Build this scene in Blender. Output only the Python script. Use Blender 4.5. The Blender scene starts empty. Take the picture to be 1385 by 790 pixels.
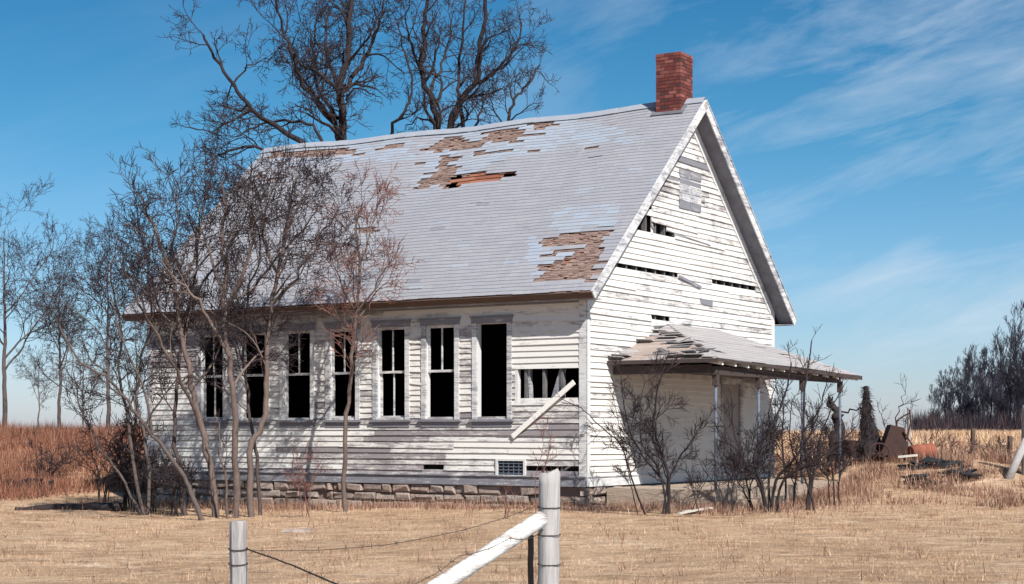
import bpy, math, random, collections
import numpy as np
from mathutils import Vector, Matrix, noise
C = bpy.context; SC = C.scene
COL = SC.collection
# ------------------------------------------------------------------ camera, sky, sun
F, CX, HY, EYE = 2303.0, 692.5, 585.7, 1.5
cam = bpy.data.objects.new('camera', bpy.data.cameras.new('camera')); COL.objects.link(cam)
cam.location = (0, 0, EYE); cam.rotation_euler = (math.pi/2, 0, 0)
cam.data.sensor_width = 36; cam.data.lens = F/1385*36; cam.data.shift_y = (HY-395)/1385
cam.data.clip_end = 9000; SC.camera = cam
YAW = 0.563
HX, HYY = 1.429, 33.0
lx = Vector((math.cos(YAW), -math.sin(YAW), 0)); ly = Vector((math.sin(YAW), math.cos(YAW), 0))
SUN = (lx*0.95 - ly*0.58 + Vector((0, 0, 1.0))).normalized()
elev = math.asin(SUN.z); az = math.atan2(SUN.x, SUN.y)
sl = bpy.data.lights.new('sun', 'SUN'); sl.energy = 4.9; sl.angle = math.radians(0.5); sl.color = (1, .955, .875)
so = bpy.data.objects.new('sun', sl); COL.objects.link(so); so.rotation_euler = (-SUN).to_track_quat('-Z', 'Y').to_euler()
SC.view_settings.view_transform = 'Standard'; SC.view_settings.look = 'None'
SC.view_settings.exposure = 0.54; SC.view_settings.gamma = 1; SC.view_settings.use_curve_mapping = False
W_ = bpy.data.worlds.new('World'); SC.world = W_; W_.use_nodes = True
nt = W_.node_tree; nt.nodes.clear()
def nn(nt, t, **k):
    n = nt.nodes.new(t)
    for a, v in k.items():
        if a.startswith('i_'):
            a = a[2:]; n.inputs[int(a) if a.isdigit() else a].default_value = v
        else: setattr(n, a, v)
    return n
def lk(nt, a, b): nt.links.new(a, b)
def math_(nt, op, a, b=None, clamp=False):
    n = nn(nt, 'ShaderNodeMath', operation=op, use_clamp=clamp)
    for i, v in enumerate((a, b)):
        if v is None: continue
        if isinstance(v, (int, float)): n.inputs[i].default_value = v
        else: lk(nt, v, n.inputs[i])
    return n.outputs[0]
def ramp(nt, f, stops):
    r = nn(nt, 'ShaderNodeValToRGB'); cr = r.color_ramp
    while len(cr.elements) < len(stops): cr.elements.new(.5)
    for e, (p, c) in zip(cr.elements, stops):
        e.position = p; e.color = (c if hasattr(c, '__len__') else (c, c, c))[:3] + (1,) if hasattr(c, '__len__') else (c, c, c, 1)
    lk(nt, f, r.inputs[0]); return r.outputs[0]
def mixc(nt, f, a, b, mode='MIX'):
    m = nn(nt, 'ShaderNodeMix', data_type='RGBA', blend_type=mode)
    for s, v in ((m.inputs[0], f), (m.inputs[6], a), (m.inputs[7], b)):
        if isinstance(v, (int, float)): s.default_value = v
        elif isinstance(v, tuple): s.default_value = v if len(v) == 4 else v+(1,)
        else: lk(nt, v, s)
    return m.outputs[2]
sky = nn(nt, 'ShaderNodeTexSky', sky_type='NISHITA', sun_disc=False, sun_elevation=elev, sun_rotation=az,
         air_density=1.0, dust_density=0.6, ozone_density=1.6, altitude=100)
tc = nn(nt, 'ShaderNodeTexCoord'); sep = nn(nt, 'ShaderNodeSeparateXYZ'); lk(nt, tc.outputs['Generated'], sep.inputs[0])
azn = math_(nt, 'ARCTAN2', sep.outputs[0], sep.outputs[1]); el = sep.outputs[2]
# thin cirrus streaks rising towards the right
rx = math_(nt, 'ADD', math_(nt, 'MULTIPLY', azn, .96), math_(nt, 'MULTIPLY', el, .27))
ry = math_(nt, 'SUBTRACT', math_(nt, 'MULTIPLY', el, .96), math_(nt, 'MULTIPLY', azn, .27))
cb = nn(nt, 'ShaderNodeCombineXYZ'); lk(nt, math_(nt, 'MULTIPLY', rx, 5.0), cb.inputs[0]); lk(nt, math_(nt, 'MULTIPLY', ry, 26.0), cb.inputs[1])
n1 = nn(nt, 'ShaderNodeTexNoise', i_Scale=1.0, i_Detail=9.0, i_Roughness=.62, i_Distortion=.55); lk(nt, cb.outputs[0], n1.inputs[0])
cb2 = nn(nt, 'ShaderNodeCombineXYZ'); lk(nt, math_(nt, 'MULTIPLY', azn, 5.0), cb2.inputs[0]); lk(nt, math_(nt, 'MULTIPLY', el, 9.0), cb2.inputs[1])
n2 = nn(nt, 'ShaderNodeTexNoise', i_Scale=1.0, i_Detail=3.0); lk(nt, cb2.outputs[0], n2.inputs[0])
right = math_(nt, 'MULTIPLY', math_(nt, 'ADD', azn, .10), 3.2, True)
msk = math_(nt, 'ADD', math_(nt, 'MULTIPLY', n1.outputs[0], 1.0), math_(nt, 'MULTIPLY', n2.outputs[0], .55))
msk = math_(nt, 'MULTIPLY', math_(nt, 'SUBTRACT', msk, .70), 1.9, True)
msk = math_(nt, 'MULTIPLY', msk, math_(nt, 'ADD', math_(nt, 'MULTIPLY', right, .85), .10))
tc_ = ramp(nt, math_(nt, 'MULTIPLY', el, 3.2), [(0, (1.16, 1.24, 1.72)), (.22, (.82, 1.12, 1.46)), (.55, (.38, .94, 1.22)), (1, (.12, .70, 1.02))])
tint = mixc(nt, 1.0, sky.outputs[0], tc_, 'MULTIPLY')
skc = mixc(nt, msk, tint, (8.6, 9.8, 11.2))
bg = nn(nt, 'ShaderNodeBackground', i_Strength=.055); lk(nt, skc, bg.inputs[0])
ow = nn(nt, 'ShaderNodeOutputWorld'); lk(nt, bg.outputs[0], ow.inputs[0])

# ------------------------------------------------------------------ helpers
R = random.Random(11)
def tag(o, label=None, cat=None, group=None, kind=None):
    for k, v in (('label', label), ('category', cat), ('group', group), ('kind', kind)):
        if v: o[k] = v
    return o
def empty(name, loc, rz=0, **k):
    o = bpy.data.objects.new(name, None); COL.objects.link(o); o.location = loc; o.rotation_euler = (0, 0, rz)
    o.empty_display_size = .3
    return tag(o, **k)
class MB:
    def __init__(s): s.v = []; s.f = []; s.c = []; s.m = []
    def face(s, idx, c=(.5, .5, .5), m=0): s.f.append(tuple(idx)); s.c.append(c); s.m.append(m)
    def hexa(s, p, c=(.5, .5, .5), m=0):
        """8 points: bottom ring 0-3, top ring 4-7"""
        b = len(s.v); s.v += [tuple(q) for q in p]
        for q in ((3, 2, 1, 0), (4, 5, 6, 7), (0, 1, 5, 4), (1, 2, 6, 5), (2, 3, 7, 6), (3, 0, 4, 7)): s.face([b+i for i in q], c, m)
    def box(s, a, b, c=(.5, .5, .5), m=0, jit=0):
        (x0, y0, z0), (x1, y1, z1) = a, b
        j = (lambda: R.uniform(-jit, jit)) if jit else (lambda: 0)
        s.hexa([(x0+j(), y0+j(), z0+j()), (x1+j(), y0+j(), z0+j()), (x1+j(), y1+j(), z0+j()), (x0+j(), y1+j(), z0+j()),
                (x0+j(), y0+j(), z1+j()), (x1+j(), y0+j(), z1+j()), (x1+j(), y1+j(), z1+j()), (x0+j(), y1+j(), z1+j())], c, m)
    def bar(s, a, b, w, h, up=(0, 0, 1), c=(.5, .5, .5), m=0):
        a = Vector(a); b = Vector(b); d = (b-a).normalized(); u = Vector(up); x = d.cross(u).normalized()*w/2; y = x.cross(d).normalized()*h/2
        s.hexa([a-x-y, a+x-y, b+x-y, b-x-y, a-x+y, a+x+y, b+x+y, b-x+y], c, m)
    def tube(s, pts, rad, n=6, c=(.5, .5, .5), cap=True, m=0, rough=0, prof=None):
        pts = [Vector(p) for p in pts]; k = len(pts); b = len(s.v)
        ref = Vector((0.31, .77, .55)); prev = None
        for i, p in enumerate(pts):
            d = (pts[min(i+1, k-1)]-pts[max(i-1, 0)])
            d = d.normalized() if d.length > 1e-9 else Vector((0, 0, 1))
            if prev is None:
                x = d.cross(ref)
                if x.length < .1: x = d.cross(Vector((1, 0, 0)))
            else: x = prev - d*prev.dot(d)
            x.normalize(); prev = x; y = d.cross(x)
            for j in range(n):
                a = 2*math.pi*j/n; r = rad[i]*(1+(R.uniform(-rough, rough) if rough else 0))*((1+prof(j, i)) if prof else 1)
                q = p+x*(math.cos(a)*r)+y*(math.sin(a)*r); s.v.append((q.x, q.y, q.z))
        for i in range(k-1):
            for j in range(n):
                j2 = (j+1) % n; s.face((b+i*n+j, b+i*n+j2, b+(i+1)*n+j2, b+(i+1)*n+j), c, m)
        if cap:
            s.face([b+j for j in range(n)][::-1], c, m); s.face([b+(k-1)*n+j for j in range(n)], c, m)
    def build(s, name, mats, parent=None, smooth=False):
        me = bpy.data.meshes.new(name); me.from_pydata(s.v, [], s.f)
        if not isinstance(mats, (list, tuple)): mats = [mats]
        for m in mats: me.materials.append(m)
        if len(mats) > 1: me.polygons.foreach_set('material_index', s.m)
        at = me.attributes.new('tone', 'FLOAT_COLOR', 'FACE')
        arr = np.ones((len(s.f), 4), np.float32); arr[:, :3] = np.array(s.c, np.float32).reshape(-1, 3); at.data.foreach_set('color', arr.ravel())
        if smooth: me.polygons.foreach_set('use_smooth', [True]*len(s.f))
        me.update(); o = bpy.data.objects.new(name, me); COL.objects.link(o)
        if parent: o.parent = parent
        return o
def rgb(): return (R.random(), R.random(), R.random())
def at(px, py, Z): return Vector(((px-CX)/F*Z, Z, EYE+(HY-py)/F*Z))

# ------------------------------------------------------------------ materials
def newmat(name, rough=.85):
    m = bpy.data.materials.new(name); m.use_nodes = True; t = m.node_tree; t.nodes.clear()
    b = nn(t, 'ShaderNodeBsdfPrincipled', i_Roughness=rough); b.inputs['Specular IOR Level'].default_value = .25
    o = nn(t, 'ShaderNodeOutputMaterial'); lk(t, b.outputs[0], o.inputs[0])
    return m, t, b
def objc(t, scale=(1, 1, 1)):
    c = nn(t, 'ShaderNodeTexCoord'); mp = nn(t, 'ShaderNodeMapping'); mp.inputs['Scale'].default_value = scale
    lk(t, c.outputs['Object'], mp.inputs[0]); return mp.outputs[0]
def noi(t, vec, sc, det=6, ro=.6, dist=0):
    n = nn(t, 'ShaderNodeTexNoise', i_Scale=sc, i_Detail=det, i_Roughness=ro, i_Distortion=dist); lk(t, vec, n.inputs[0]); return n.outputs[0]
def tone(t):
    a = nn(t, 'ShaderNodeAttribute', attribute_name='tone'); s = nn(t, 'ShaderNodeSeparateColor'); lk(t, a.outputs['Color'], s.inputs[0]); return s.outputs
def bump(t, b, h, dist=.01, st=1.0):
    n = nn(t, 'ShaderNodeBump', i_Strength=st, i_Distance=dist); lk(t, h, n.inputs['Height']); lk(t, n.outputs[0], b.inputs['Normal'])

def paint_mat(name, paint, paint2, wood, wood2):
    """old paint peeling from grey wood; tone = (random, wear, random)"""
    m, t, b = newmat(name, .7); tn = tone(t)
    v = objc(t, (1.0, 1.0, 9.0)); v2 = objc(t, (1, 1, 1)); v3 = objc(t, (2.5, 2.5, 30))
    big = noi(t, v2, .55, 4, .6); mid = noi(t, v, 2.2, 7, .72, .4); fine = noi(t, v3, 6, 6, .7)
    wear = math_(t, 'ADD', math_(t, 'MULTIPLY', tn[1], .62), math_(t, 'MULTIPLY', big, .38))
    wear = math_(t, 'ADD', wear, math_(t, 'MULTIPLY', math_(t, 'SUBTRACT', tn[0], .5), .08))
    k = math_(t, 'SUBTRACT', math_(t, 'ADD', math_(t, 'MULTIPLY', mid, .75), math_(t, 'MULTIPLY', fine, .5)), .60)
    k = math_(t, 'ADD', k, math_(t, 'MULTIPLY', math_(t, 'SUBTRACT', noi(t, objc(t, (1, 1, 1.6)), 2.6, 6, .7), .5), .42))
    msk = math_(t, 'MULTIPLY', math_(t, 'ADD', k, math_(t, 'SUBTRACT', wear, .48)), 5.5, True)
    pc = mixc(t, noi(t, v2, 1.7, 5), paint, paint2)
    pc = mixc(t, math_(t, 'MULTIPLY', tn[2], .22), pc, (.62, .53, .46))
    wc = mixc(t, fine, wood, wood2)
    col = mixc(t, msk, pc, wc)
    rust = math_(t, 'MULTIPLY', math_(t, 'SUBTRACT', noi(t, v, 3.7, 6, .7), .63), 4.0, True)
    col = mixc(t, math_(t, 'MULTIPLY', rust, .55), col, (.34, .17, .12))
    lk(t, col, b.inputs['Base Color'])
    bump(t, b, math_(t, 'ADD', math_(t, 'MULTIPLY', msk, -.5), fine), .006, .8)
    return m
M = {}
M['clap'] = paint_mat('clapboard_paint', (.72, .70, .67), (.60, .59, .58), (.33, .30, .31), (.12, .10, .11))
M['trim'] = paint_mat('trim_paint', (.68, .66, .64), (.52, .54, .58), (.29, .29, .33), (.11, .11, .13))
def wood_mat(name, a, b_, c=None, stretch=(1, 1, 1), sc=8):
    m, t, b = newmat(name, .85); tn = tone(t)
    v = objc(t, stretch); n = noi(t, v, sc, 8, .7, .3)
    col = mixc(t, math_(t, 'MULTIPLY', math_(t, 'SUBTRACT', n, .3), 2.4, True), a, b_)
    col = mixc(t, math_(t, 'MULTIPLY', tn[0], .5), col, c or b_)
    lk(t, col, b.inputs['Base Color']); bump(t, b, n, .008, .9); return m
M['greywood'] = wood_mat('weathered_grey_wood', (.20, .19, .20), (.07, .065, .07))
M['fadeddoor'] = wood_mat('faded_door_wood', (.36, .33, .33), (.18, .15, .15), (.42, .38, .37), (6, 6, 1), 4)
M['darkwood'] = wood_mat('old_dark_timber', (.070, .050, .045), (.03, .022, .022), (.10, .075, .07), (1, 4, 4), 5)
M['porchboard'] = wood_mat('bare_porch_boards', (.40, .32, .28), (.18, .13, .12), (.46, .40, .36), (3, 3, 1), 6)
M['soffit'] = wood_mat('weathered_soffit', (.17, .17, .20), (.06, .06, .075), (.26, .25, .27), (1, 1, 1), 3)
M['brownwood'] = wood_mat('brown_wood', (.26, .16, .11), (.10, .06, .045), (.34, .24, .17))
M['rawwood'] = wood_mat('exposed_shingle_wood', (.28, .185, .155), (.09, .055, .05), (.38, .28, .24), (6, 1, 1), 6)
M['orangewood'] = wood_mat('exposed_batten_wood', (.32, .12, .07), (.12, .04, .03), (.40, .19, .12), (1, 4, 4), 5)
M['dark'] = wood_mat('shade_dark_interior', (.022, .018, .018), (.010, .009, .009), (.03, .02, .02))  # near-black, so the shade behind the openings is in the colour
M['postwood'] = wood_mat('fence_post_wood', (.44, .41, .40), (.13, .11, .11), (.46, .43, .42), (16, 16, .9), 3.5)
M['darkpost'] = wood_mat('dark_post_wood', (.12, .08, .06), (.05, .035, .03), (.16, .10, .08), (10, 10, 1), 4)
M['whitepole'] = paint_mat('white_pole_paint', (.86, .84, .80), (.80, .78, .75), (.42, .36, .33), (.25, .2, .2))
M['rust'] = wood_mat('rusty_metal', (.055, .032, .028), (.022, .016, .018), (.12, .05, .035), (1, 1, 1), 9)
M['rustorange'] = wood_mat('orange_rust', (.32, .085, .05), (.12, .04, .03), (.36, .15, .10), (1, 1, 1), 7)
M['wire'] = wood_mat('rusty_wire', (.10, .07, .06), (.05, .035, .03))
M['black'] = wood_mat('charred_black', (.018, .02, .025), (.008, .009, .012), (.03, .03, .035))
M['pipe'] = wood_mat('painted_pipe', (.14, .18, .25), (.07, .09, .13), (.16, .17, .2), (1, 1, 1), 6)
M['pale'] = wood_mat('pale_wood', (.62, .58, .52), (.45, .41, .37))
def bark(name, a, b_, c):
    m, t, b = newmat(name, .9); tn = tone(t); v = objc(t, (1, 1, .35)); n = noi(t, v, 14, 6, .7); n2 = noi(t, objc(t), 1.3, 3)
    col = mixc(t, math_(t, 'MULTIPLY', math_(t, 'SUBTRACT', n, .35), 3, True), a, b_)
    col = mixc(t, math_(t, 'MULTIPLY', n2, tn[0]), col, c)
    lk(t, col, b.inputs['Base Color']); bump(t, b, n, .02, 1); return m
M['bark'] = bark('grey_bark', (.10, .075, .07), (.035, .025, .026), (.15, .12, .11))
M['barkdark'] = bark('dark_bark', (.032, .024, .027), (.012, .009, .013), (.06, .045, .042))
M['barklight'] = bark('pale_bark', (.14, .10, .088), (.04, .028, .027), (.22, .17, .15))
M['twig'] = bark('dark_twigs', (.036, .024, .028), (.017, .012, .017), (.055, .036, .036))
M['twigred'] = bark('reddish_twigs', (.20, .085, .07), (.10, .045, .04), (.25, .13, .11))
M['copse'] = bark('hazeblue_bark', (.036, .036, .058), (.017, .017, .030), (.055, .048, .06))  # bluish fade of the distant trees put into the bark colour
# roof shingles: tone = (random, paleness/blue, dark)
m, t, b = newmat('grey_shingles', .88); tn = tone(t); M['shingle'] = m
base = mixc(t, noi(t, objc(t), .9, 7, .72), (.25, .26, .305), (.41, .405, .425))
base = mixc(t, math_(t, 'MULTIPLY', tn[0], .40), base, (.24, .24, .285))
base = mixc(t, math_(t, 'MULTIPLY', tn[1], .9), base, (.36, .45, .56))
base = mixc(t, tn[2], base, (.13, .14, .18))
st = noi(t, objc(t, (2.2, .5, .5)), 2.5, 6, .7)
base = mixc(t, math_(t, 'MULTIPLY', math_(t, 'SUBTRACT', st, .56), 3.0, True), base, (.45, .43, .43))
gr = noi(t, objc(t, (1, 1, 1)), 30, 4, .8)
base = mixc(t, math_(t, 'MULTIPLY', gr, .55), base, (.19, .18, .20))
lk(t, base, b.inputs['Base Color']); bump(t, b, gr, .01, .7)
m, t, b = newmat('porch_shingles', .9); tn = tone(t); M['pshingle'] = m
base = mixc(t, noi(t, objc(t), 3, 6, .7), (.33, .31, .315), (.46, .43, .425)); base = mixc(t, math_(t, 'MULTIPLY', tn[0], .5), base, (.29, .27, .28))
lk(t, base, b.inputs['Base Color']); bump(t, b, noi(t, objc(t), 30, 4, .8), .01, .6)
m, t, b = newmat('red_brick', .85); tn = tone(t); M['brick'] = m
base = mixc(t, tn[0], (.155, .036, .032), (.08, .022, .022)); base = mixc(t, math_(t, 'MULTIPLY', math_(t, 'POWER', tn[1], 3.0), .7), base, (.36, .14, .11)); base = mixc(t, math_(t, 'POWER', tn[2], 5.0), base, (.05, .03, .03))
g = noi(t, objc(t), 40, 4, .8); base = mixc(t, math_(t, 'MULTIPLY', g, .3), base, (.12, .035, .03)); lk(t, base, b.inputs['Base Color']); bump(t, b, g, .004, .8)
m, t, b = newmat('mortar', .95); M['mortar'] = m; lk(t, mixc(t, noi(t, objc(t), 12), (.26, .18, .15), (.16, .11, .10)), b.inputs['Base Color'])
m, t, b = newmat('rough_stone', .92); tn = tone(t); M['stone'] = m
g = noi(t, objc(t), 7, 9, .72, .4)
base = mixc(t, math_(t, 'MULTIPLY', math_(t, 'SUBTRACT', g, .36), 3.2, True), (.12, .085, .075), (.40, .31, .26)); base = mixc(t, math_(t, 'MULTIPLY', tn[0], .6), base, (.36, .26, .22)); base = mixc(t, math_(t, 'MULTIPLY', tn[1], .35), base, (.46, .42, .40))
lk(t, base, b.inputs['Base Color']); bump(t, b, g, .05, 1)
m, t, b = newmat('old_concrete', .92); M['concrete'] = m
g = noi(t, objc(t, (1, 1, 3)), 4, 9, .7); lk(t, mixc(t, g, (.24, .18, .14), (.46, .37, .30)), b.inputs['Base Color']); bump(t, b, g, .03, 1)
# ground
m, t, b = newmat('dry_turf', .95); M['ground'] = m
v = objc(t); n1 = noi(t, v, .35, 6, .65); n2 = noi(t, v, 3.2, 8, .75, .5); n3 = noi(t, objc(t, (1, .35, 1)), 14, 6, .8)
base = mixc(t, math_(t, 'MULTIPLY', math_(t, 'SUBTRACT', n1, .3), 2.3, True), (.47, .28, .16), (.76, .52, .34))
base = mixc(t, math_(t, 'MULTIPLY', math_(t, 'SUBTRACT', n2, .50), 5, True), base, (.22, .13, .085))
base = mixc(t, math_(t, 'MULTIPLY', math_(t, 'SUBTRACT', n3, .5), 3, True), base, (.66, .50, .37))
base = mixc(t, math_(t, 'MULTIPLY', math_(t, 'SUBTRACT', noi(t, v, .9, 5, .7), .62), 5, True), base, (.24, .17, .09))
stk = noi(t, objc(t, (.75, 1.3, 1)), 1.2, 7, .75, 1.4)
base = mixc(t, math_(t, 'MULTIPLY', math_(t, 'SUBTRACT', stk, .51), 6, True), base, (.31, .195, .12))
base = mixc(t, math_(t, 'MULTIPLY', math_(t, 'SUBTRACT', .46, stk), 7, True), base, (.86, .65, .47))
# gravel shoulder of the road at the near right
sp = nn(t, 'ShaderNodeSeparateXYZ'); lk(t, v, sp.inputs[0])
gm = math_(t, 'ADD', math_(t, 'SUBTRACT', math_(t, 'ADD', math_(t, 'MULTIPLY', sp.outputs[0], .55), math_(t, 'MULTIPLY', sp.outputs[1], -.72)), -9.6), math_(t, 'MULTIPLY', math_(t, 'SUBTRACT', n2, .5), 2.2))
base = mixc(t, math_(t, 'MULTIPLY', gm, 2.5, True), base, mixc(t, n3, (.50, .46, .43), (.66, .62, .58)))
lk(t, base, b.inputs['Base Color']); bump(t, b, math_(t, 'ADD', n2, n3), .08, 1)
def grass_mat(name, cols):
    m, t, b = newmat(name, .8); tn = tone(t)
    c = ramp(t, tn[0], cols); n = noi(t, objc(t), .8, 5, .7)
    c = mixc(t, math_(t, 'MULTIPLY', math_(t, 'SUBTRACT', n, .5), 1.8, True), c, cols[0][1]+(1,))
    stk = noi(t, objc(t, (.75, 1.3, 1)), 1.2, 7, .75, 1.4)
    c = mixc(t, math_(t, 'MULTIPLY', math_(t, 'SUBTRACT', stk, .51), 5, True), c, cols[0][1]+(1,))
    lk(t, c, b.inputs['Base Color']); b.inputs['Specular IOR Level'].default_value = .1; return m
M['grass'] = grass_mat('straw_grass', [(0, (.31, .19, .11)), (.4, (.58, .375, .225)), (.75, (.74, .52, .34)), (1, (.84, .65, .47))])
M['redgrass'] = grass_mat('red_grass', [(0, (.07, .028, .022)), (.45, (.22, .085, .055)), (.8, (.36, .17, .11)), (1, (.44, .28, .19))])
M['tangrass'] = grass_mat('tan_tall_grass', [(0, (.11, .055, .042)), (.45, (.29, .15, .105)), (.8, (.45, .29, .21)), (1, (.58, .43, .32))])

# ------------------------------------------------------------------ ground
def sm(a, b, x):
    t = min(1, max(0, (x-a)/(b-a))); return t*t*(3-2*t)
def gz(x, y):
    r = sm(3, 9, x)
    left = 1.38*sm(40.5, 58, y+noise.noise((x*.12, 3.3, 0))*4)
    rt = .60*sm(33, 41, y) + .78*sm(44, 64, y)
    z = left*(1-r)+rt*r
    far = 1-sm(70, 120, y)
    z += (noise.noise((x*.23, y*.23, 0))*.06+noise.noise((x*.9, y*.9, 5))*.025)*far
    z -= .16*(1-sm(-6, 1.0, x))*(1-sm(40, 50, y))
    # low mound of spoil to the right of the porch
    z += .32*math.exp(-(((x-10.0)/2.4)**2+((y-40.0)/2.6)**2))
    return z
def axis(lo, hi, st, outer):
    a = list(np.arange(lo, hi+1e-6, st)); s = st; p = hi
    while p < outer: s *= 1.28; p += s; a.append(p)
    s = st; p = lo; pre = []
    while p > -outer: s *= 1.28; p -= s; pre.append(p)
    return pre[::-1]+a
xs = axis(-20, 22, .3, 4000); ys = axis(6, 66, .3, 4000)
g = MB(); g.v = [(x, y, gz(x, y)) for y in ys for x in xs]; nx = len(xs)
g.f = [(j*nx+i, j*nx+i+1, (j+1)*nx+i+1, (j+1)*nx+i) for j in range(len(ys)-1) for i in range(nx-1)]
g.c = [(.5, .5, .5)]*len(g.f)
tag(g.build('ground', M['ground'], smooth=True), kind='structure')

# ------------------------------------------------------------------ schoolhouse
L, W, ZB, ZT, ZR, SLO, OG, OE = 11.57, 8.964, .476, 4.30, 8.626, .9, .386, .45
rot = Matrix.Rotation(-YAW, 3, 'Z')
def toL(p): return rot.transposed() @ (Vector(p)-Vector((HX, HYY, 0)))
def ray(px, py): return toL((0, 0, EYE)), rot.transposed() @ Vector(((px-CX)/F, 1, (HY-py)/F))
def onlong(px, py): o, d = ray(px, py); k = -o.y/d.y; q = o+d*k; return q.x, q.z
def ongable(px, py): o, d = ray(px, py); k = -o.x/d.x; q = o+d*k; return q.y, q.z
def toW(p): return rot @ Vector(p)+Vector((HX, HYY, 0))
def proj(p):
    q = toW(p); return CX+F*q.x/q.y, HY-F*(q.z-EYE)/q.y
def inpoly(x, y, P):
    c = False; j = len(P)-1
    for i in range(len(P)):
        if (P[i][1] > y) != (P[j][1] > y) and x < (P[j][0]-P[i][0])*(y-P[i][1])/(P[j][1]-P[i][1])+P[i][0]: c = not c
        j = i
    return c
H = empty('schoolhouse', (HX, HYY, 0), -YAW, label='abandoned one room schoolhouse with peeling white clapboards, grey roof and open windows', cat='building')
zroof = lambda y: ZR-SLO*abs(y-W/2)
PL = lambda u, z, o: (u, -o, z)
PG = lambda u, z, o: (o, u, z)
PB = lambda u, z, o: (u, W+o, z)
PE = lambda u, z, o: (-L-o, u, z)
EXP = .1195
def cut(iv, a, b):
    out = []
    for (p, q) in iv:
        if b <= p or a >= q: out.append((p, q)); continue
        if a > p: out.append((p, a))
        if b < q: out.append((b, q))
    return out
def clap(mb, P, ext, z0, z1, holes, wearf, damage=0, rnd=R):
    n = int(round((z1-z0)/EXP))
    for i in range(n):
        a = z0+i*EXP; b = a+EXP+.018
        lo, hi = ext(a); lo2, hi2 = ext(min(b, z1))
        if hi-lo < .1: continue
        iv = [(lo, hi)]
        for (u0, u1, h0, h1) in holes:
            ov = min(a+EXP, h1)-max(a, h0)
            if ov > .5*min(EXP, h1-h0) and ov > 0: iv = cut(iv, u0, u1)
        for (p, q) in iv:
            u = p
            while u < q-.02:
                w = rnd.uniform(1.6, 4.6); e = min(q, u+w)
                if q-e < .5: e = q
                c = (rnd.random(), wearf((u+e)/2, a, rnd), rnd.random())
                th = .031+rnd.uniform(-.004, .006); dz0 = rnd.gauss(0, .0035); dz1 = rnd.gauss(0, .0035)
                if rnd.random() < damage: dz1 -= rnd.uniform(.01, .045); th += .010
                if rnd.random() < damage*.6: dz0 -= rnd.uniform(.01, .035)
                k0 = u-lo < .01; k1 = hi-e < .01
                ut = lo2 if k0 else u; et = hi2 if k1 else e
                ut += 0 if k0 else .0; bo = .004
                # split long boards so that they bow a little
                m = max(1, int((e-u)/1.2)); bow = rnd.gauss(0, .003)
                for s in range(m):
                    s0 = s/m; s1 = (s+1)/m
                    f = lambda s: dz0+(dz1-dz0)*s+bow*math.sin(math.pi*s)
                    ua = u+(e-u-.003)*s0; ub = u+(e-u-.003)*s1; ta = ut+(et-ut-.003)*s0; tb = ut+(et-ut-.003)*s1
                    mb.hexa([P(ua, a+f(s0), 0), P(ub, a+f(s1), 0), P(ub, a+f(s1), th), P(ua, a+f(s0), th),
                             P(ta, b, -.004), P(tb, b, -.004), P(tb, b, bo), P(ta, b, bo)], c)
                u = e
# openings of the long wall -------------------------------------------------
wtop = onlong(667, 437)[1]; wbot = onlong(667, 565)[1]
win_px = [(272, 303), (328, 360), (385, 421), (447, 482), (511, 549), (577, 616), (646, 687)]
wins = []
for a, b_ in win_px: wins.append((onlong(a, 500)[0], onlong(b_, 500)[0]))
CAS = .11
holesL = [(a-CAS+.02, b_+CAS-.02, wbot-.05, wtop+CAS-.02) for a, b_ in wins]
bh = (onlong(698, 500)[0], onlong(785, 500)[0], onlong(740, 543)[1], onlong(740, 496)[1])
holesL.append(bh)
sl1 = (onlong(712, 630)[0], onlong(784, 630)[0], onlong(750, 642)[1], onlong(750, 627)[1]); holesL.append(sl1)
sl2 = (onlong(573, 630)[0], onlong(601, 630)[0], onlong(590, 637)[1], onlong(590, 628)[1]); holesL.append(sl2)
vent = (onlong(673, 630)[0], onlong(711, 630)[0], onlong(690, 643)[1], onlong(690, 622)[1]); holesL.append(vent)
def wear_shadeL(u, z, r):
    w = .50
    if z < wbot: w = .58-.10*math.sin(u*1.3+z*2)  # peeling below the windows, also carrying shadowy patches from the trees
    if z < wbot-.45: w = .50+.10*math.sin(u*.9)
    if z > wtop+.1: w = .50
    if u > -1.6 and z > bh[2]: w = .27
    if u > -1.6 and bh[2]-.75 < z < bh[2]-.45: w = .95
    if z < ZB+.3: w += .05
    return min(1, max(0, w+r.gauss(0, .07)+(.3 if r.random() < .07 else 0)))
ZW = ZB+.14
mb = MB(); clap(mb, PL, lambda z: (-L+.0, -.0), ZW, ZT-.22, holesL, wear_shadeL, .12)
mb.build('clapboard_wall', M['clap'], H)
# gable wall ----------------------------------------------------------------
def extG(z):
    d = max(0, (ZR-.10-z)/SLO); lo = max(0, W/2-d); hi = min(W, W/2+d); return (lo, max(lo, hi))
def gr(x0, x1, y0, y1):
    ym = (y0+y1)/2; xm = (x0+x1)/2
    return (ongable(x0, ym)[0], ongable(x1, ym)[0], ongable(xm, y1)[1], ongable(xm, y0)[1])
def gslot(x0, y0, x1, y1):      # one missing course between two picture points
    u0, za = ongable(x0, y0); u1, zb_ = ongable(x1, y1); z = (za+zb_)/2
    k = round((z-EXP/2-ZW)/EXP); return (u0, u1, ZW+k*EXP+.002, ZW+(k+1)*EXP-.002)
holesG = []
def rowhole(x0, x1, y, n=1):
    u0, z = ongable(x0, y); u1, _ = ongable(x1, y); k = round((z-EXP/2-ZW)/EXP); holesG.append((u0, u1, ZW+k*EXP+.002, ZW+(k+n)*EXP-.002))
rowhole(857, 880, 310, 3); rowhole(882, 901, 312, 2); rowhole(901, 912, 316, 1); rowhole(870, 881, 281, 1)
rowhole(829, 872, 357, 1); rowhole(872, 916, 367, 1); rowhole(962, 1021, 378, 1); rowhole(880, 905, 427, 1)
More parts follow.
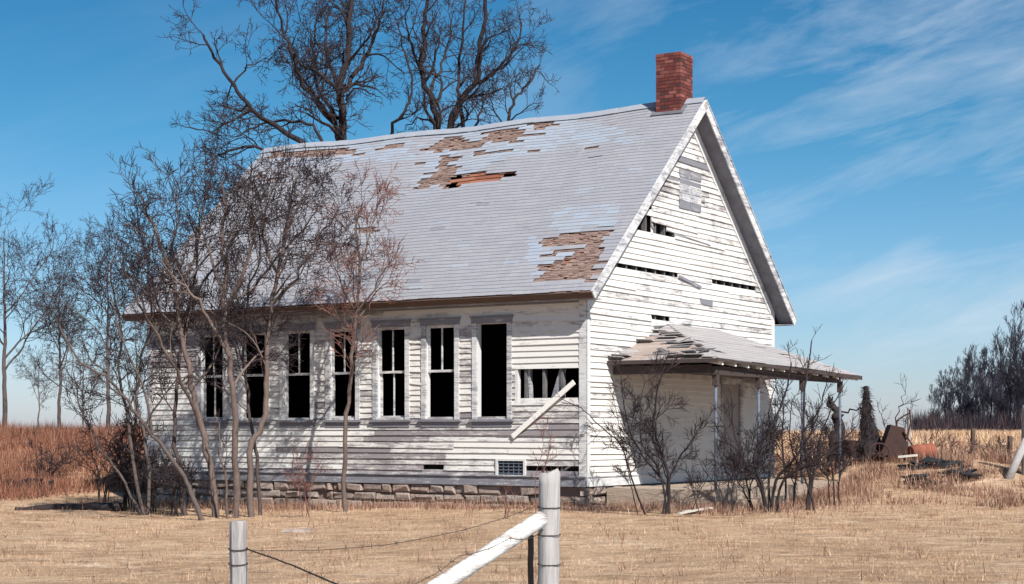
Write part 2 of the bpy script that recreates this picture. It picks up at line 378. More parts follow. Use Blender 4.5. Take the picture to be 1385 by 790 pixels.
door = (ongable(976, 560)[0], ongable(1003, 560)[0]+.35, ZB+.0, 2.62)
door = (door[0], door[0]+.95, ZB, 2.60)
holesG.append((door[0]-.08, door[1]+.08, ZB-.1, 2.68))
def wearG(u, z, r):
    w = .38
    if z < 3.0: w = .34
    if z > 6.4: w = .46
    return min(1, max(0, w+r.gauss(0, .11)))
mb = MB(); clap(mb, PG, extG, ZW, ZR-.2, holesG, wearG, .16); mb.build('clapboard_wall', M['clap'], H)
mb = MB(); clap(mb, PB, lambda z: (-L, 0), ZW, ZT, [], wear_shadeL, .05); mb.build('clapboard_wall', M['clap'], H)
mb = MB(); clap(mb, PE, extG, ZW, ZR-.2, [], wear_shadeL, .05); mb.build('clapboard_wall', M['clap'], H)
# studs, braces and dark lining behind the boards
mb = MB()
for i in range(int(L/.42)):
    u = -.12-i*.42
    if any(a-.02 < u < b_+.02 for a, b_ in wins): continue
    mb.box((u-.025, .01, ZB), (u+.025, .11, ZT-.05), rgb())
for i in range(1, int(W/.42)+1):
    u = i*.42
    if door[0]-.06 < u < door[1]+.06: mb.box((-.11, u-.025, 2.7), (-.01, u+.025, extz), rgb()) if (extz := zroof(u)-.25) else None
    else: mb.box((-.11, u-.025, ZB), (-.01, u+.025, zroof(u)-.25), rgb())
mb.box((-L+.1, .012, ZB-.02), (-.12, .16, ZB+.10)); 
o = mb.build('stud_frame', M['greywood'], H)
mb = MB()
def sheet(mb, P, lo, hi, z0, z1, holes, off, th=.01):
    us = sorted(set([lo, hi]+[min(hi, max(lo, v)) for h in holes for v in h[:2]])); zs = sorted(set([z0, z1]+[min(z1, max(z0, v)) for h in holes for v in h[2:]]))
    for i in range(len(us)-1):
        for j in range(len(zs)-1):
            a, b_, c, d = us[i], us[i+1], zs[j], zs[j+1]
            if b_-a < 1e-4 or d-c < 1e-4: continue
            m_ = ((a+b_)/2, (c+d)/2)
            if any(h[0] < m_[0] < h[1] and h[2] < m_[1] < h[3] for h in holes): continue
            n = len(mb.v); mb.v += [P(a, c, off), P(b_, c, off), P(b_, d, off), P(a, d, off)]; mb.face((n, n+1, n+2, n+3), rgb())
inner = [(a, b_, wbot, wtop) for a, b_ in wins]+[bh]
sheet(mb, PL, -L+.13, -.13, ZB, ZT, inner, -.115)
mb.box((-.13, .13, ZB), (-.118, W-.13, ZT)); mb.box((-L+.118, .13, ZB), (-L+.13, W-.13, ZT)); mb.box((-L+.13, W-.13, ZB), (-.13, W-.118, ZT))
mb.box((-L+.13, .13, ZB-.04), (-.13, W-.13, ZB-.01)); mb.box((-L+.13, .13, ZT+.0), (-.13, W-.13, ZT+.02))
# dark sheet standing for the attic shade behind the gable slots
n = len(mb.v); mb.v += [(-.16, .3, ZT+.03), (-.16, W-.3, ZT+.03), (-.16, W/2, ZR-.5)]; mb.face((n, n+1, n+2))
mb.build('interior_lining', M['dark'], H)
# leaning boards seen inside the broken opening
mb = MB(); u0, z0 = onlong(716, 545); u1, z1 = onlong(712, 494); mb.bar((u0, .10, z0-.3), (u1, .10, z1+.3), .05, .09, (0, 1, 0), (.8, .6, .2)); mb.build('wall_brace', M['trim'], H); mb = MB()
u0, z0 = onlong(743, 548); u1, z1 = onlong(764, 494); mb.bar((u0, .06, z0-.1), (u1, .09, z1+.2), .13, .03, (0, 1, 0), (.2, .8, .5)); mb.build('wall_brace', M['trim'], H); mb = MB()
u0, z0 = onlong(757, 640); u1, z1 = onlong(776, 624); mb.bar((u0, .05, z0), (u1, .08, z1), .04, .03, (0, 1, 0), (.2, .4, .5))
mb.build('wall_brace', M['trim'], H)
# trim ----------------------------------------------------------------------
mb = MB(); c = (.5, .72, .3)
mb.box((-L-.03, -.040, ZB-.02), (.03, .0-.001, ZW+.02), (.5, .78, .2), jit=.004)
mb.box((-L-.03, -.075, ZW+.02), (.03, -.001, ZW+.045), (.5, .7, .2)); mb.build('water_table', M['trim'], H)
mb = MB(); mb.box((.001, .001, ZB-.02), (.040, W, ZW+.02), (.5, .35, .2), jit=.003); mb.box((.001, .001, ZW+.02), (.06, W, ZW+.04), (.5, .5, .2)); mb.build('water_table', M['trim'], H)
mb = MB(); mb.box((-.13, -.034, ZW+.046), (.036, -.001, ZT-.02), (.5, .45, .3)); mb.box((.0015, -.033, ZW+.041), (.036, .12, ZT+.25), (.2, .3, .3)); mb.build('corner_board', M['trim'], H)
mb = MB(); mb.box((-L-.036, -.034, ZW+.046), (-L+.13, -.001, ZT-.02), (.5, .55, .3)); mb.build('corner_board', M['trim'], H)
mb = MB(); mb.box((.0015, W-.12, ZW+.041), (.036, W+.03, ZT+.25), (.2, .3, .3)); mb.build('corner_board', M['trim'], H)
mb = MB(); mb.box((-L, -.032, ZT-.235), (-.131, -.001, ZT-.02), (.5, .70, .3)); mb.box((-L, -.06, ZT-.262), (-.132, -.001, ZT-.236), (.5, .95, .3)); mb.build('frieze_board', M['trim'], H)
# windows -------------------------------------------------------------------
def sash(a, b_, z0, z1, y, munt, w=.045, rail=.05):
    s = MB(); c = (R.random(), R.uniform(.42, .6), R.random())
    s.box((a, y, z0), (a+w, y+.035, z1), c); s.box((b_-w, y, z0), (b_, y+.035, z1), c)
    s.box((a+w, y+.001, z0), (b_-w, y+.034, z0+rail), c); s.box((a+w, y+.001, z1-rail*.8), (b_-w, y+.034, z1), c)
    if munt: mx = (a+b_)/2; s.box((mx-.013, y+.004, z0+rail), (mx+.013, y+.03, z1-rail*.8), c)
    return s
for i, (a, b_) in enumerate(wins):
    s = MB(); cc = lambda: (R.random(), R.uniform(.40, .58), R.random())
    s.box((a-CAS, -.045, wbot-.03), (a, -.002, wtop+.0), cc()); s.box((b_, -.045, wbot-.03), (b_+CAS, -.002, wtop+.0), cc())
    s.box((a-CAS-.02, -.05, wtop+.001), (b_+CAS+.02, -.002, wtop+.12), (.6, .80, .4)); s.box((a-CAS-.04, -.085, wtop+.122), (b_+CAS+.04, -.002, wtop+.15), (.5, .9, .4))
    s.box((a-.001, -.001, wbot), (a+.012, .115, wtop), (.3, .25, .3)); s.box((b_-.012, -.001, wbot), (b_+.001, .115, wtop), (.3, .4, .3)); s.box((a+.013, -.001, wtop-.012), (b_-.013, .115, wtop), (.3, .4, .3))
    w = s.build('window', M['trim'], H)
    s = MB(); s.box((a-CAS-.05, -.09, wbot-.075), (b_+CAS+.05, .10, wbot-.031), (.4, .9, .3), jit=.004); s.build('sill', M['trim'], w)
    s = MB(); s.box((a-CAS, -.044, wbot-.18), (b_+CAS, -.003, wbot-.077), (.6, .9, .3)); s.build('apron', M['trim'], w)
    zm = wbot+(wtop-wbot)*.51
    if i == 6: continue
    a2, b2 = a+.014, b_-.014
    if i not in (1,): sash(a2, b2, zm-.03, wtop-.013, .030, True).build('sash', M['trim'], w)
    else: s = sash(a2, b2, zm-.03, wtop-.013, .030, False); s.build('sash', M['trim'], w)
    if i in (0, 4): sash(a2, b2, wbot+.002, zm+.02, .070, True).build('sash', M['trim'], w)
    if i in (3,): sash(a2, b2, wbot+.002, zm+.02, .070, False, .03).build('sash', M['trim'], w)
# broken panel opening trims
s = MB(); s.box((bh[0]-.01, -.02, bh[2]-.02), (bh[0]+.05, .09, bh[3]+.02), (.3, .3, .3)); s.box((bh[0], -.01, bh[2]-.05), (bh[1], .10, bh[2]-.005), (.3, .3, .3))
s.build('opening_frame', M['trim'], H)
# vent grille
s = MB(); a, b_, c0, c1 = vent
s.box((a-.02, -.05, c0-.02), (a+.03, -.01, c1+.02), (.3, .1, .3)); s.box((b_-.03, -.05, c0-.02), (b_+.02, -.01, c1+.02), (.3, .1, .3)); s.box((a+.03, -.049, c1-.02), (b_-.03, -.01, c1+.02), (.3, .1, .3)); s.box((a+.03, -.049, c0-.02), (b_-.03, -.01, c0+.01), (.3, .3, .3))
v_ = s.build('vent', M['trim'], H)
s = MB(); s.box((a+.03, -.006, c0+.01), (b_-.03, -.003, c1-.02), (.1, .1, .1)); s.build('vent_backing', M['dark'], v_)
s = MB()
for k in range(4): z = c0+.035+k*(c1-c0-.05)/4; s.box((a+.031, -.03, z), (b_-.031, -.022, z+.016), (.4, .4, .4))
for k in range(1, 5): x = a+.03+k*(b_-a-.06)/5; s.box((x-.01, -.02, c0+.011), (x+.01, -.014, c1-.021), (.4, .4, .4))
s.build('vent_slats', M['pipe'], v_)
# attic window remains on the gable: grey boarded panel, dark slit, grey strip boards
s = MB(); u0, z0 = ongable(917, 281); u1, z1 = ongable(946, 236)
for k in range(5):
    a = z0+(z1-z0)*k/5; b_ = z0+(z1-z0)*(k+1)/5-.008
    for (p, q) in ((u0, (u0+u1)/2-.01), ((u0+u1)/2+.01, u1)):
        s.box((.03, p, a), (.040+R.uniform(0, .01), q, b_), (R.random(), (1.0 if k in (0, 3) else R.uniform(.55, .8)), R.random()))
s.build('attic_window', M['trim'], H)
s = MB()
def strip(x0, y0, x1, y1, th, wear, off=.035):
    s = MB(); u0, z0 = ongable(x0, y0); u1, z1 = ongable(x1, y1); s.bar((off, u0, z0), (off, u1, z1), .012, th, (0, 0, 1), (R.random(), wear, R.random())); s.build('loose_board', M['trim'], H)
strip(908, 212, 960, 229, .11, .95); strip(897, 240, 916, 246, .12, .8); strip(916, 374, 946, 389, .06, .85, .05); strip(946, 407, 962, 411, .12, 1.0, .032)
strip(900, 312, 958, 332, .02, 1.0, .045); strip(882, 438, 932, 436, .05, .45, .09)
# door under the porch
s = MB(); a, b_, c0, c1 = door
s.box((.0, a-.10, c0+.02), (.05, a-.0, c1+.0), (.5, .6, .3)); s.box((.0, b_, c0+.02), (.05, b_+.10, c1), (.5, .5, .3)); s.box((.0, a-.12, c1+.001), (.055, b_+.12, c1+.13), (.5, .5, .3)); d_ = s.build('door', M['trim'], H)
s = MB(); s.box((-.05, a, c0+.03), (-.012, b_, c1), (.5, .35, .3))
for (z0, z1) in ((c0+.15, c0+.85), (c0+1.0, c1-.15)):
    for (p, q) in ((a+.12, (a+b_)/2-.05), ((a+b_)/2+.05, b_-.12)): s.box((-.011, p, z0), (.000, q, z1), (.5, .6, .3))
s.build('door_leaf', M['fadeddoor'], d_)
s = MB(); s.tube([(.0, b_-.10, c0+1.0), (.045, b_-.10, c0+1.0)], [.022, .03], 8); s.build('handle', M['rust'], d_)
# foundation ----------------------------------------------------------------
def stones(mb, P, lo, hi, zt, skip=()):
    hs = [.20, .17, .22, .2]; z = zt
    for h in hs:
        u = lo+R.uniform(-.3, 0)
        while u < hi:
            w = R.uniform(.16, .60); a = max(lo, u); b_ = min(hi, u+w-.02); u += w
            if b_-a < .06 or R.random() < .035: continue
            if any(p < (a+b_)/2 < q and z > zt-.2 for p, q in skip): continue
            c = rgb(); g_ = .016; o0 = R.uniform(-.02, .05); i_ = .035
            z1 = z-R.uniform(.0, .025); z0 = z-h+g_; j = lambda s=.026: R.uniform(-s, s)
            base = [P(a+j(), z0+j(), o0-.1), P(b_+j(), z0+j(), o0-.1), P(b_+j(), z1+j(.005), o0-.1), P(a+j(), z1+j(.005), o0-.1)]
            fr = [P(a+j(), z0+j(), o0), P(b_+j(), z0+j(), o0), P(b_+j(), z1+j(.005), o0), P(a+j(), z1+j(.005), o0)]
            mid = [P(a+i_+j(), z0+i_+j(), o0+.03+j()), P(b_-i_+j(), z0+i_+j(), o0+.03+j()), P(b_-i_+j(), z1-i_+j(), o0+.03+j()), P(a+i_+j(), z1-i_+j(), o0+.03+j())]
            n = len(mb.v); mb.v += base+fr+mid
            for k in range(4):
                k2 = (k+1) % 4; mb.face((n+k, n+k2, n+4+k2, n+4+k), c); mb.face((n+4+k, n+4+k2, n+8+k2, n+8+k), c)
            mb.face((n+8, n+9, n+10, n+11), c)
        z -= h
mb = MB(); stones(mb, lambda u, z, o: (u, .03-o, z), -L, .02, ZB-.015, [(-1.0, -.1), (-2.1, -1.7)]); f_ = mb.build('stone_foundation', M['stone'], H)
s = MB(); s.box((-L, .07, -.4), (0, .25, ZB-.03)); s.build('mortar_core', M['mortar'], f_)
mb = MB(); stones(mb, lambda u, z, o: (-.03+o, u, z), 0, W, ZB-.015); f_ = mb.build('stone_foundation', M['stone'], H)
s = MB(); s.box((-.25, .26, -.4), (-.07, W, ZB-.03)); s.build('mortar_core', M['mortar'], f_)
# ------------------------------------------------------------------ roof
CS = 1/math.sqrt(1+SLO*SLO); SN = SLO*CS
SLEN = (W/2+OE)/CS
def sagr(u, v): return (.045*math.sin(math.pi*min(1, max(0, -u/L)))+.02*math.sin(u*1.9))*max(0, 1-v/SLEN)*min(1, max(0, (OG-u)*1.5))
def RF(u, v, h): return (u, W/2-v*CS-h*SN, ZR-v*SN+h*CS-sagr(u, v))      # front slope, v measured down from the ridge
def RB(u, v, h): return (u, W/2+v*CS+h*SN, ZR-v*SN+h*CS-sagr(u, v))
def rpx(u, v): return proj(RF(u, v, 0))
gap = [(604, 258), (609, 242), (626, 236), (624, 256)]
hole = [(610, 253), (612, 244), (650, 233), (672, 235), (706, 233), (690, 241), (672, 247), (640, 250), (618, 254)]
patches = [[(571, 252), (590, 222), (598, 212), (633, 213), (618, 222), (624, 236), (612, 246), (600, 252)], hole,
           [(566, 208), (590, 196), (600, 188), (631, 186), (628, 200), (600, 207)], [(600, 206), (640, 194), (668, 190), (655, 199), (620, 207)], [(652, 196), (660, 176), (704, 175), (704, 193), (670, 194)],
           [(643, 213), (648, 206), (676, 205), (690, 205), (676, 211)], [(706, 209), (712, 203), (737, 203), (735, 208)], [(707, 187), (707, 182), (734, 182), (733, 187)],
           [(716, 177), (718, 170), (759, 166), (752, 174)], [(366, 216), (366, 208), (430, 204), (470, 201), (495, 204), (470, 210), (420, 213)], [(500, 205), (520, 198), (545, 196), (540, 203)],
           [(731, 337), (735, 325), (760, 320), (800, 313), (829, 310), (822, 320), (815, 333), (780, 334), (760, 337)],
           [(728, 382), (732, 364), (752, 356), (765, 348), (768, 339), (820, 337), (812, 352), (803, 382)], [(728, 346), (745, 342), (768, 341), (760, 345), (735, 349)],
           [(343, 240), (360, 238), (368, 232), (362, 243), (348, 246)], [(560, 222), (575, 219), (580, 224), (565, 226)], [(560, 257), (585, 253), (598, 254), (575, 258)], [(480, 312), (500, 308), (512, 312), (495, 320)]]
pale = [[(560, 262), (570, 205), (600, 185), (760, 165), (860, 180), (800, 196), (740, 210), (650, 225), (620, 258)], [(745, 305), (760, 285), (812, 280), (835, 290), (830, 308), (760, 322)],
        [(705, 350), (712, 330), (735, 322), (740, 360), (725, 366)], [(345, 215), (360, 207), (560, 190), (560, 222), (480, 222), (350, 232)], [(830, 200), (838, 190), (870, 186), (900, 190), (860, 196)], [(725, 384), (727, 345), (770, 340), (765, 384)]]
RE = .118
def shingles(mb, P, nrow, ext, exp, skipf=None, tonef=None, wmin=.5, wmax=1.3, h0=.012, th=.013, lift=.02, liftp=.03, rag=.008):
    for i in range(nrow):
        v0 = max(0, i*exp-.03); v1 = (i+1)*exp; lo, hi = ext((v0+v1)/2); u = lo
        wv = lambda u: .006*math.sin(u*1.7+i*.4)+.004*math.sin(u*4.1+i)
        while u < hi-.01:
            e = min(hi, u+R.uniform(wmin, wmax))
            if hi-e < .15: e = hi
            skip = skipf((u+e)/2, (v0+v1)/2) if skipf else False
            if not skip:
                tn_ = tonef((u+e)/2, v1) if tonef else (R.random(), 0, 0)
                l = R.uniform(0, lift) if R.random() < liftp else 0
                d = R.uniform(-rag, rag); a = h0; b_ = h0+th+l
                mb.hexa([P(u, v0, a-.012), P(e-.004, v0, a-.012), P(e-.004, v1+d+wv(e), b_-th), P(u, v1+d+wv(u), b_-th), P(u, v0, a), P(e-.004, v0, a), P(e-.004, v1+d+wv(e), b_), P(u, v1+d+wv(u), b_)], tn_)
            u = e
nrow = int(SLEN/RE)+1
RE = SLEN/nrow
exr = lambda v: (-L-OG, OG)
def skip_top(u, v):
    x, y = rpx(u, v); j = noise.noise((u*1.2, v*7.4, 1.0))*9; k = noise.noise((u*2., v*7.4, 7.0))*3
    if inpoly(x, y, gap) or inpoly(x, y, hole): return True
    for P in patches:
        if inpoly(x+j, y+k, P): return True
    # scattered single lost shingles near the ridge
    return (v < 1.5 and noise.noise((u*.8, v*4, 3)) > .45 and R.random() < .5)
def tone_top(u, v):
    x, y = rpx(u, v); j = noise.noise((u*1.5, v*6, 2))*14
    p = .75*R.uniform(.15, 1) if any(inpoly(x+j, y+j*.3, P) for P in pale) else (.4 if R.random() < .008 else 0)
    return (R.random(), p, .5 if R.random() < .001 else 0)
mb = MB(); shingles(mb, RF, nrow, exr, RE, skip_top, tone_top, .16, .42, .036, .010, .02, .004)
roof = mb.build('roof', M['shingle'], H)
mb = MB(); shingles(mb, RB, nrow, exr, RE, None, lambda u, v: (R.random(), 0, 0), .6, 1.4, .036, .014); mb.build('roof_slope', M['shingle'], roof)
def in_hole(u, v):
    x, y = rpx(u, v); return inpoly(x, y, hole)
mb = MB()
def skip_wood(u, v):
    x, y = rpx(u, v)
    if in_hole(u, v) or inpoly(x, y, gap): return True
    near = False
    for P in patches:
        xs_ = [p[0] for p in P]; ys_ = [p[1] for p in P]
        if min(xs_)-25 < x < max(xs_)+25 and min(ys_)-14 < y < max(ys_)+14: near = True; break
    if not near and v > 1.9: return True
    return R.random() < .05
shingles(mb, RF, nrow*2, exr, RE/2, skip_wood, lambda u, v: (R.random(), R.random(), 0), .07, .18, .012, .012, .02, .2, .03)
mb.build('old_wood_shingles', M['rawwood'], roof)
# deck boards (with gaps and a dark hole)
mb = MB(); nb = int(SLEN/.15)
for i in range(nb):
    v0 = SLEN*i/nb; v1 = SLEN*(i+1)/nb-.035; u = -L-OG+.02
    while u < OG-.02:
        e = min(OG-.02, u+R.uniform(.3, .5)); xx, yy = rpx((u+e)/2, (v0+v1)/2)
        gone = inpoly(xx, yy, gap) or (in_hole((u+e)/2, (v0+v1)/2) and R.random() < .22)
        if not gone: mb.hexa([RF(u, v0, -.03), RF(e, v0, -.03), RF(e, v1, -.03), RF(u, v1, -.03), RF(u, v0, 0), RF(e, v0, 0), RF(e, v1, 0), RF(u, v1, 0)], rgb())
        u = e
for k in range(24):
    u = -L-OG+.02+k*(L+2*OG-.04)/24; e = -L-OG+.02+(k+1)*(L+2*OG-.04)/24
    mb.hexa([RB(u, 0, -.03), RB(e, 0, -.03), RB(e, SLEN, -.03), RB(u, SLEN, -.03), RB(u, 0, .02), RB(e, 0, .02), RB(e, SLEN, .02), RB(u, SLEN, .02)])
mb.build('roof_deck', M['orangewood'], roof)
mb = MB()
for (px0, py0, px1, py1) in ((618, 249, 676, 239), (622, 252, 670, 246), (630, 243, 690, 236)):
    pass
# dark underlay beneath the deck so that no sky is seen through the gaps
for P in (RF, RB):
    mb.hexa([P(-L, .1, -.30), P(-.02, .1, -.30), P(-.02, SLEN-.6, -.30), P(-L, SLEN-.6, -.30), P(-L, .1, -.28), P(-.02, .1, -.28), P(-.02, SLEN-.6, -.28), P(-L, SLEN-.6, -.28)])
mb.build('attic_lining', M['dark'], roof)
# ridge cap
mb = MB(); u = -L-OG
while u < OG:
    e = min(OG, u+.3); l = R.uniform(0, .01)
    mb.hexa([RF(u, .13, .052+l), RF(e, .13, .052+l), RF(e, 0, .052+l), RF(u, 0, .052+l), RF(u, .13, .064+l), RF(e, .13, .064+l), (e, W/2, ZR+.095+l-sagr(e, 0)), (u, W/2, ZR+.095+l-sagr(u, 0))], (R.random(), .3, 0))
    mb.hexa([RB(u, .13, .052+l), RB(e, .13, .052+l), RB(e, 0, .052+l), RB(u, 0, .052+l), RB(u, .13, .064+l), RB(e, .13, .064+l), (e, W/2, ZR+.0951+l-sagr(e, 0)), (u, W/2, ZR+.0951+l-sagr(u, 0))], (R.random(), .3, 0))
    u = e
mb.build('ridge_cap', M['shingle'], roof)
# rake boards + gable soffits + wall frieze along the rakes
for side, (xa, xb, xs0, xs1, xf) in enumerate(((OG, OG+.025, .03, OG-.002, .0), (-L-OG-.025, -L-OG, -L-OG+.002, -L-.03, 0))):
    for P in (RF, RB):
        s = MB()
        s.hexa([P(xa, 0, -.16), P(xb, 0, -.16), P(xb, SLEN+.01, -.16), P(xa, SLEN+.01, -.16), P(xa, 0, .02), P(xb, 0, .02), P(xb, SLEN+.01, .02), P(xa, SLEN+.01, .02)], (.5, .52, .3))
        s.hexa([P(xa-.001, 0, .021), P(xb+.02, 0, .021), P(xb+.02, SLEN+.02, .021), P(xa-.001, SLEN+.02, .021), P(xa-.001, 0, .035), P(xb+.02, 0, .035), P(xb+.02, SLEN+.02, .035), P(xa-.001, SLEN+.02, .035)], (.5, .5, .6))
        s.build('rake_board', M['trim'], roof)
        s = MB()
        s.hexa([P(xs0, .0, -.15), P(xs1, .0, -.15), P(xs1, SLEN, -.15), P(xs0, SLEN, -.15), P(xs0, 0, -.13), P(xs1, 0, -.13), P(xs1, SLEN, -.13), P(xs0, SLEN, -.13)], (.3, .3, .3))
        s.build('soffit', M['soffit'], roof)
for P in (RF, RB):
    s = MB(); e = (W/2+.0)/CS
    s.hexa([P(.001, .12, -.36), P(.042, .12, -.36), P(.042, e, -.36), P(.001, e, -.36), P(.001, .12, -.155), P(.042, .12, -.155), P(.042, e, -.155), P(.001, e, -.155)], (.5, .38, .3))
    s.build('gable_frieze', M['trim'], roof)
# eaves
for sgn, P in ((1, RF), (-1, RB)):
    s = MB(); s.hexa([P(-L-OG, SLEN+.001, -.14), P(OG, SLEN+.001, -.14), P(OG, SLEN+.026, -.12), P(-L-OG, SLEN+.026, -.12), P(-L-OG, SLEN+.001, .015), P(OG, SLEN+.001, .015), P(OG, SLEN+.026, .015), P(-L-OG, SLEN+.026, .015)], (.5, .5, .3))
    s.build('fascia', M['darkpost'], roof)  # dark wood carries the thin shadow line along the eave
    ye, ze = P(0, SLEN, -.14)[1:]; yw = -.036 if sgn == 1 else W+.03
    s = MB(); s.box((-L-OG, min(ye, yw), ze-.015), (OG, max(ye, yw), ze), (.4, .75, .3)); s.build('soffit', M['trim'], roof)
# chimney
s = MB(); core = MB(); cx_, cy_ = -.34, W/2-.02; 
cxa = proj((cx_, cy_, ZR+1)); HWC = .295
zc0, zc1 = ZR-.5, ZR+1.06
core.box((cx_-HWC+.012, cy_-HWC+.012, zc0), (cx_+HWC-.012, cy_+HWC-.012, zc1-.02))
k = 0; z = zc0
while z < zc1-.02:
    off = (k % 2)*.105; c0 = .075; big = .006 if z > zc1-.17 else 0
    for side in range(4):
        u = -HWC-big-off+.0
        while u < HWC+big-.02:
            a = max(-HWC-big, u); b_ = min(HWC+big-.10, u+.20); u += .21
            if b_-a < .03: continue
            th = .10; j = R.uniform(0, .006)
            def Q(u_, w_):
                if side == 0: return (cx_+u_, cy_-HWC-big+w_)
                if side == 1: return (cx_+HWC+big-w_, cy_+u_)
                if side == 2: return (cx_-u_, cy_+HWC+big-w_)
                return (cx_-HWC-big+w_, cy_-u_)
            q = [Q(a, -j), Q(b_, -j), Q(b_, th), Q(a, th)]
            s.hexa([(x, y, z) for x, y in q]+[(x, y, z+.064) for x, y in q], rgb())
    z += c0; k += 1
ch = s.build('chimney', M['brick'], roof)
fl = MB()
for P in (RF, RB):
    v_ = (HWC+.06)/CS; fl.hexa([P(cx_-HWC-.09, .0, .045), P(cx_+HWC+.09, .0, .045), P(cx_+HWC+.09, v_, .06), P(cx_-HWC-.09, v_, .06), P(cx_-HWC-.09, .0, .066), P(cx_+HWC+.09, .0, .066), P(cx_+HWC+.09, v_, .070), P(cx_-HWC-.09, v_, .070)], (.3, .3, .3))
fl.build('flashing', M['soffit'], roof)
core.box((cx_-HWC+.02, cy_-HWC+.02, zc1-.02), (cx_+HWC-.02, cy_+HWC-.02, zc1+.015))
core.build('mortar_joints', M['mortar'], roof)
# ------------------------------------------------------------------ porch
PB0, PB1, PD, PZ, PT = .82, 8.45, 2.40, 2.90, 3.78      # along the wall, depth, eave height, top at the wall
hipw = 2.65
ps = (PT-PZ)/PD
sag = lambda b: -.05*math.sin(math.pi*max(0, min(1, (b-PB0)/(PB1-PB0))))-.12*sm(4.5, 8.4, b)
def PF(u, v, h):      # front slope, v metres (plan) outward from the wall
    return (v+h*ps*.9, u, PT-ps*v+h+sag(u)*v/PD)
s = MB(); ne = 17; ex = PD/ne
def extF(v): t_ = v/PD; return (PB0+hipw*(1-t_), PB1-hipw*(1-t_))
shingles(s, PF, ne, extF, ex, lambda u, v: R.random() < .01, lambda u, v: (R.random(), 0, 0), .35, .9, .03, .012, .02, .08, .012)
porch = s.build('porch_roof', M['pshingle'], H)
# hip ends: v = distance out from the peak towards the end, u across
def PHL(u, v, h): return (u, PB0+hipw-v, PT-(PT-PZ)/hipw*v+h+(-.03*math.sin(u*2.5)))
def PHR(u, v, h): return (u, PB1-hipw+v, PT-(PT-PZ)/hipw*v+h-.12*v/hipw-.02)
extH = lambda v: (.03, max(.05, PD*v/hipw))
def skl(u, v):
    if v < .9: return R.random() < .08
    if v < 1.75: return R.random() < .55
    return R.random() < .28 if u > .8 else R.random() < .5
s = MB(); shingles(s, PHL, 18, extH, hipw/18, skl, lambda u, v: (R.random(), 0, 0), .2, .6, .035, .014, .09, .45, .03); s.build('hip_end', M['pshingle'], porch)
s = MB(); shingles(s, PHR, 18, extH, hipw/18, None, lambda u, v: (R.random(), 0, 0), .3, .9, .03, .012, .02, .1, .01); s.build('hip_end', M['pshingle'], porch)
s = MB()      # roof boards below the shingles
for P, n_, wd, ext in ((PF, 14, PD, extF), (PHL, 15, hipw, extH), (PHR, 15, hipw, extH)):
    for i in range(n_):
        v0, v1 = wd*i/n_, wd*(i+1)/n_-.01; (a0, b0), (a1, b1) = ext(v0), ext(v1)
        if b0-a0 < .03: continue
        s.hexa([P(a0, v0, -.0), P(b0, v0, -.0), P(b1, v1, -.0), P(a1, v1, -.0), P(a0, v0, .018), P(b0, v0, .018), P(b1, v1, .018), P(a1, v1, .018)], rgb())
s.build('roof_boards', M['porchboard'], porch)
for k in range(26):
    u = R.uniform(.9, 2.3); v = R.uniform(1.1, 2.5)
    if u > PD*v/hipw: continue
    p = Vector(PHL(u, v, .05)); l = R.uniform(.2, .55); q = p+Vector((l*R.choice((-1, 1)), R.uniform(-.12, .12), R.uniform(-.02, .10)))
    s = MB(); s.bar(p, q, R.uniform(.05, .12), .012, (R.uniform(-.3, .3), -.3, 1), rgb()); s.build('splintered_board', M['greywood'], porch)
# ceiling, beams, rafter tails
s = MB(); zb_ = PZ-.14
s.box((PD-.22, PB0+.22, zb_-.14), (PD-.12, PB1-.95, zb_+.02), (.4, .4, .4)); s.build('beam', M['darkwood'], porch)
s = MB(); s.box((.05, PB0+.20, zb_-.10), (PD-.221, PB0+.30, zb_+.06), (.4, .4, .4)); s.build('beam', M['darkwood'], porch)
s = MB(); s.box((.05, PB0+.31, zb_+.0), (PD-.23, PB1-.62, zb_+.02), (.5, .5, .5)); s.build('porch_ceiling', M['greywood'], porch)
s = MB(); s.hexa([(PD+.01, PB0, PZ-.025), (PD+.03, PB0, PZ-.025), (PD+.03, PB1, PZ-.19), (PD+.01, PB1, PZ-.19), (PD+.01, PB0, PZ+.02), (PD+.03, PB0, PZ+.02), (PD+.03, PB1, PZ-.10), (PD+.01, PB1, PZ-.10)]); s.build('eave_edge', M['darkwood'], porch)
s = MB(); s.box((.0, PB0-.02, PZ-.05), (PD+.03, PB0-.001, PZ+.025)); s.build('eave_edge', M['darkwood'], porch)
nr = 13
for i in range(nr):
    y = PB0+.28+i*(PB1-PB0-.5)/(nr-1); zz = PZ+sag(y)-.005
    s = MB(); s.hexa([(PD-.5, y-.022, zz+.0), (PD-.5, y+.022, zz+.0), (PD-.0, y+.022, zz-.085), (PD-.0, y-.022, zz-.085), (PD-.5, y-.022, zz+.16), (PD-.5, y+.022, zz+.16), (PD-.0, y+.022, zz-.01), (PD-.0, y-.022, zz-.01)], (.5, .1, .1))
    s.build('rafter_tail', M['whitepole'], porch)
for px in (968, 1026, 1085, 1136):
    k = (px-CX)/F      # where the post line meets that bearing
    o_ = Vector((HX, HYY, 0))+lx*(PD-.17); b_ = (k*o_.y-o_.x)/(ly.x-k*ly.y)
    s = MB(); z1 = PZ-.24
    s.tube([(PD-.17, b_, .2), (PD-.17, b_, 1.7), (PD-.17, b_, z1)], [.029, .029, .029], 10, rgb()); p_ = s.build('porch_post', M['pipe'], H, True)
    s = MB(); s.box((PD-.22, b_-.05, z1-.25), (PD-.12, b_+.05, z1-.001)); s.build('post_cap', M['darkwood'], p_)
s = MB(); s.box((.05, PB0-.1, -.3), (PD-.0, PB1+.1, ZB-.06), jit=.02); s.build('porch_floor', M['concrete'], H)
s = MB(); s.box((PD+.01, PB0+.2, -.3), (PD+.45, PB0+2.4, .22), jit=.03); s.build('porch_step', M['concrete'], H)

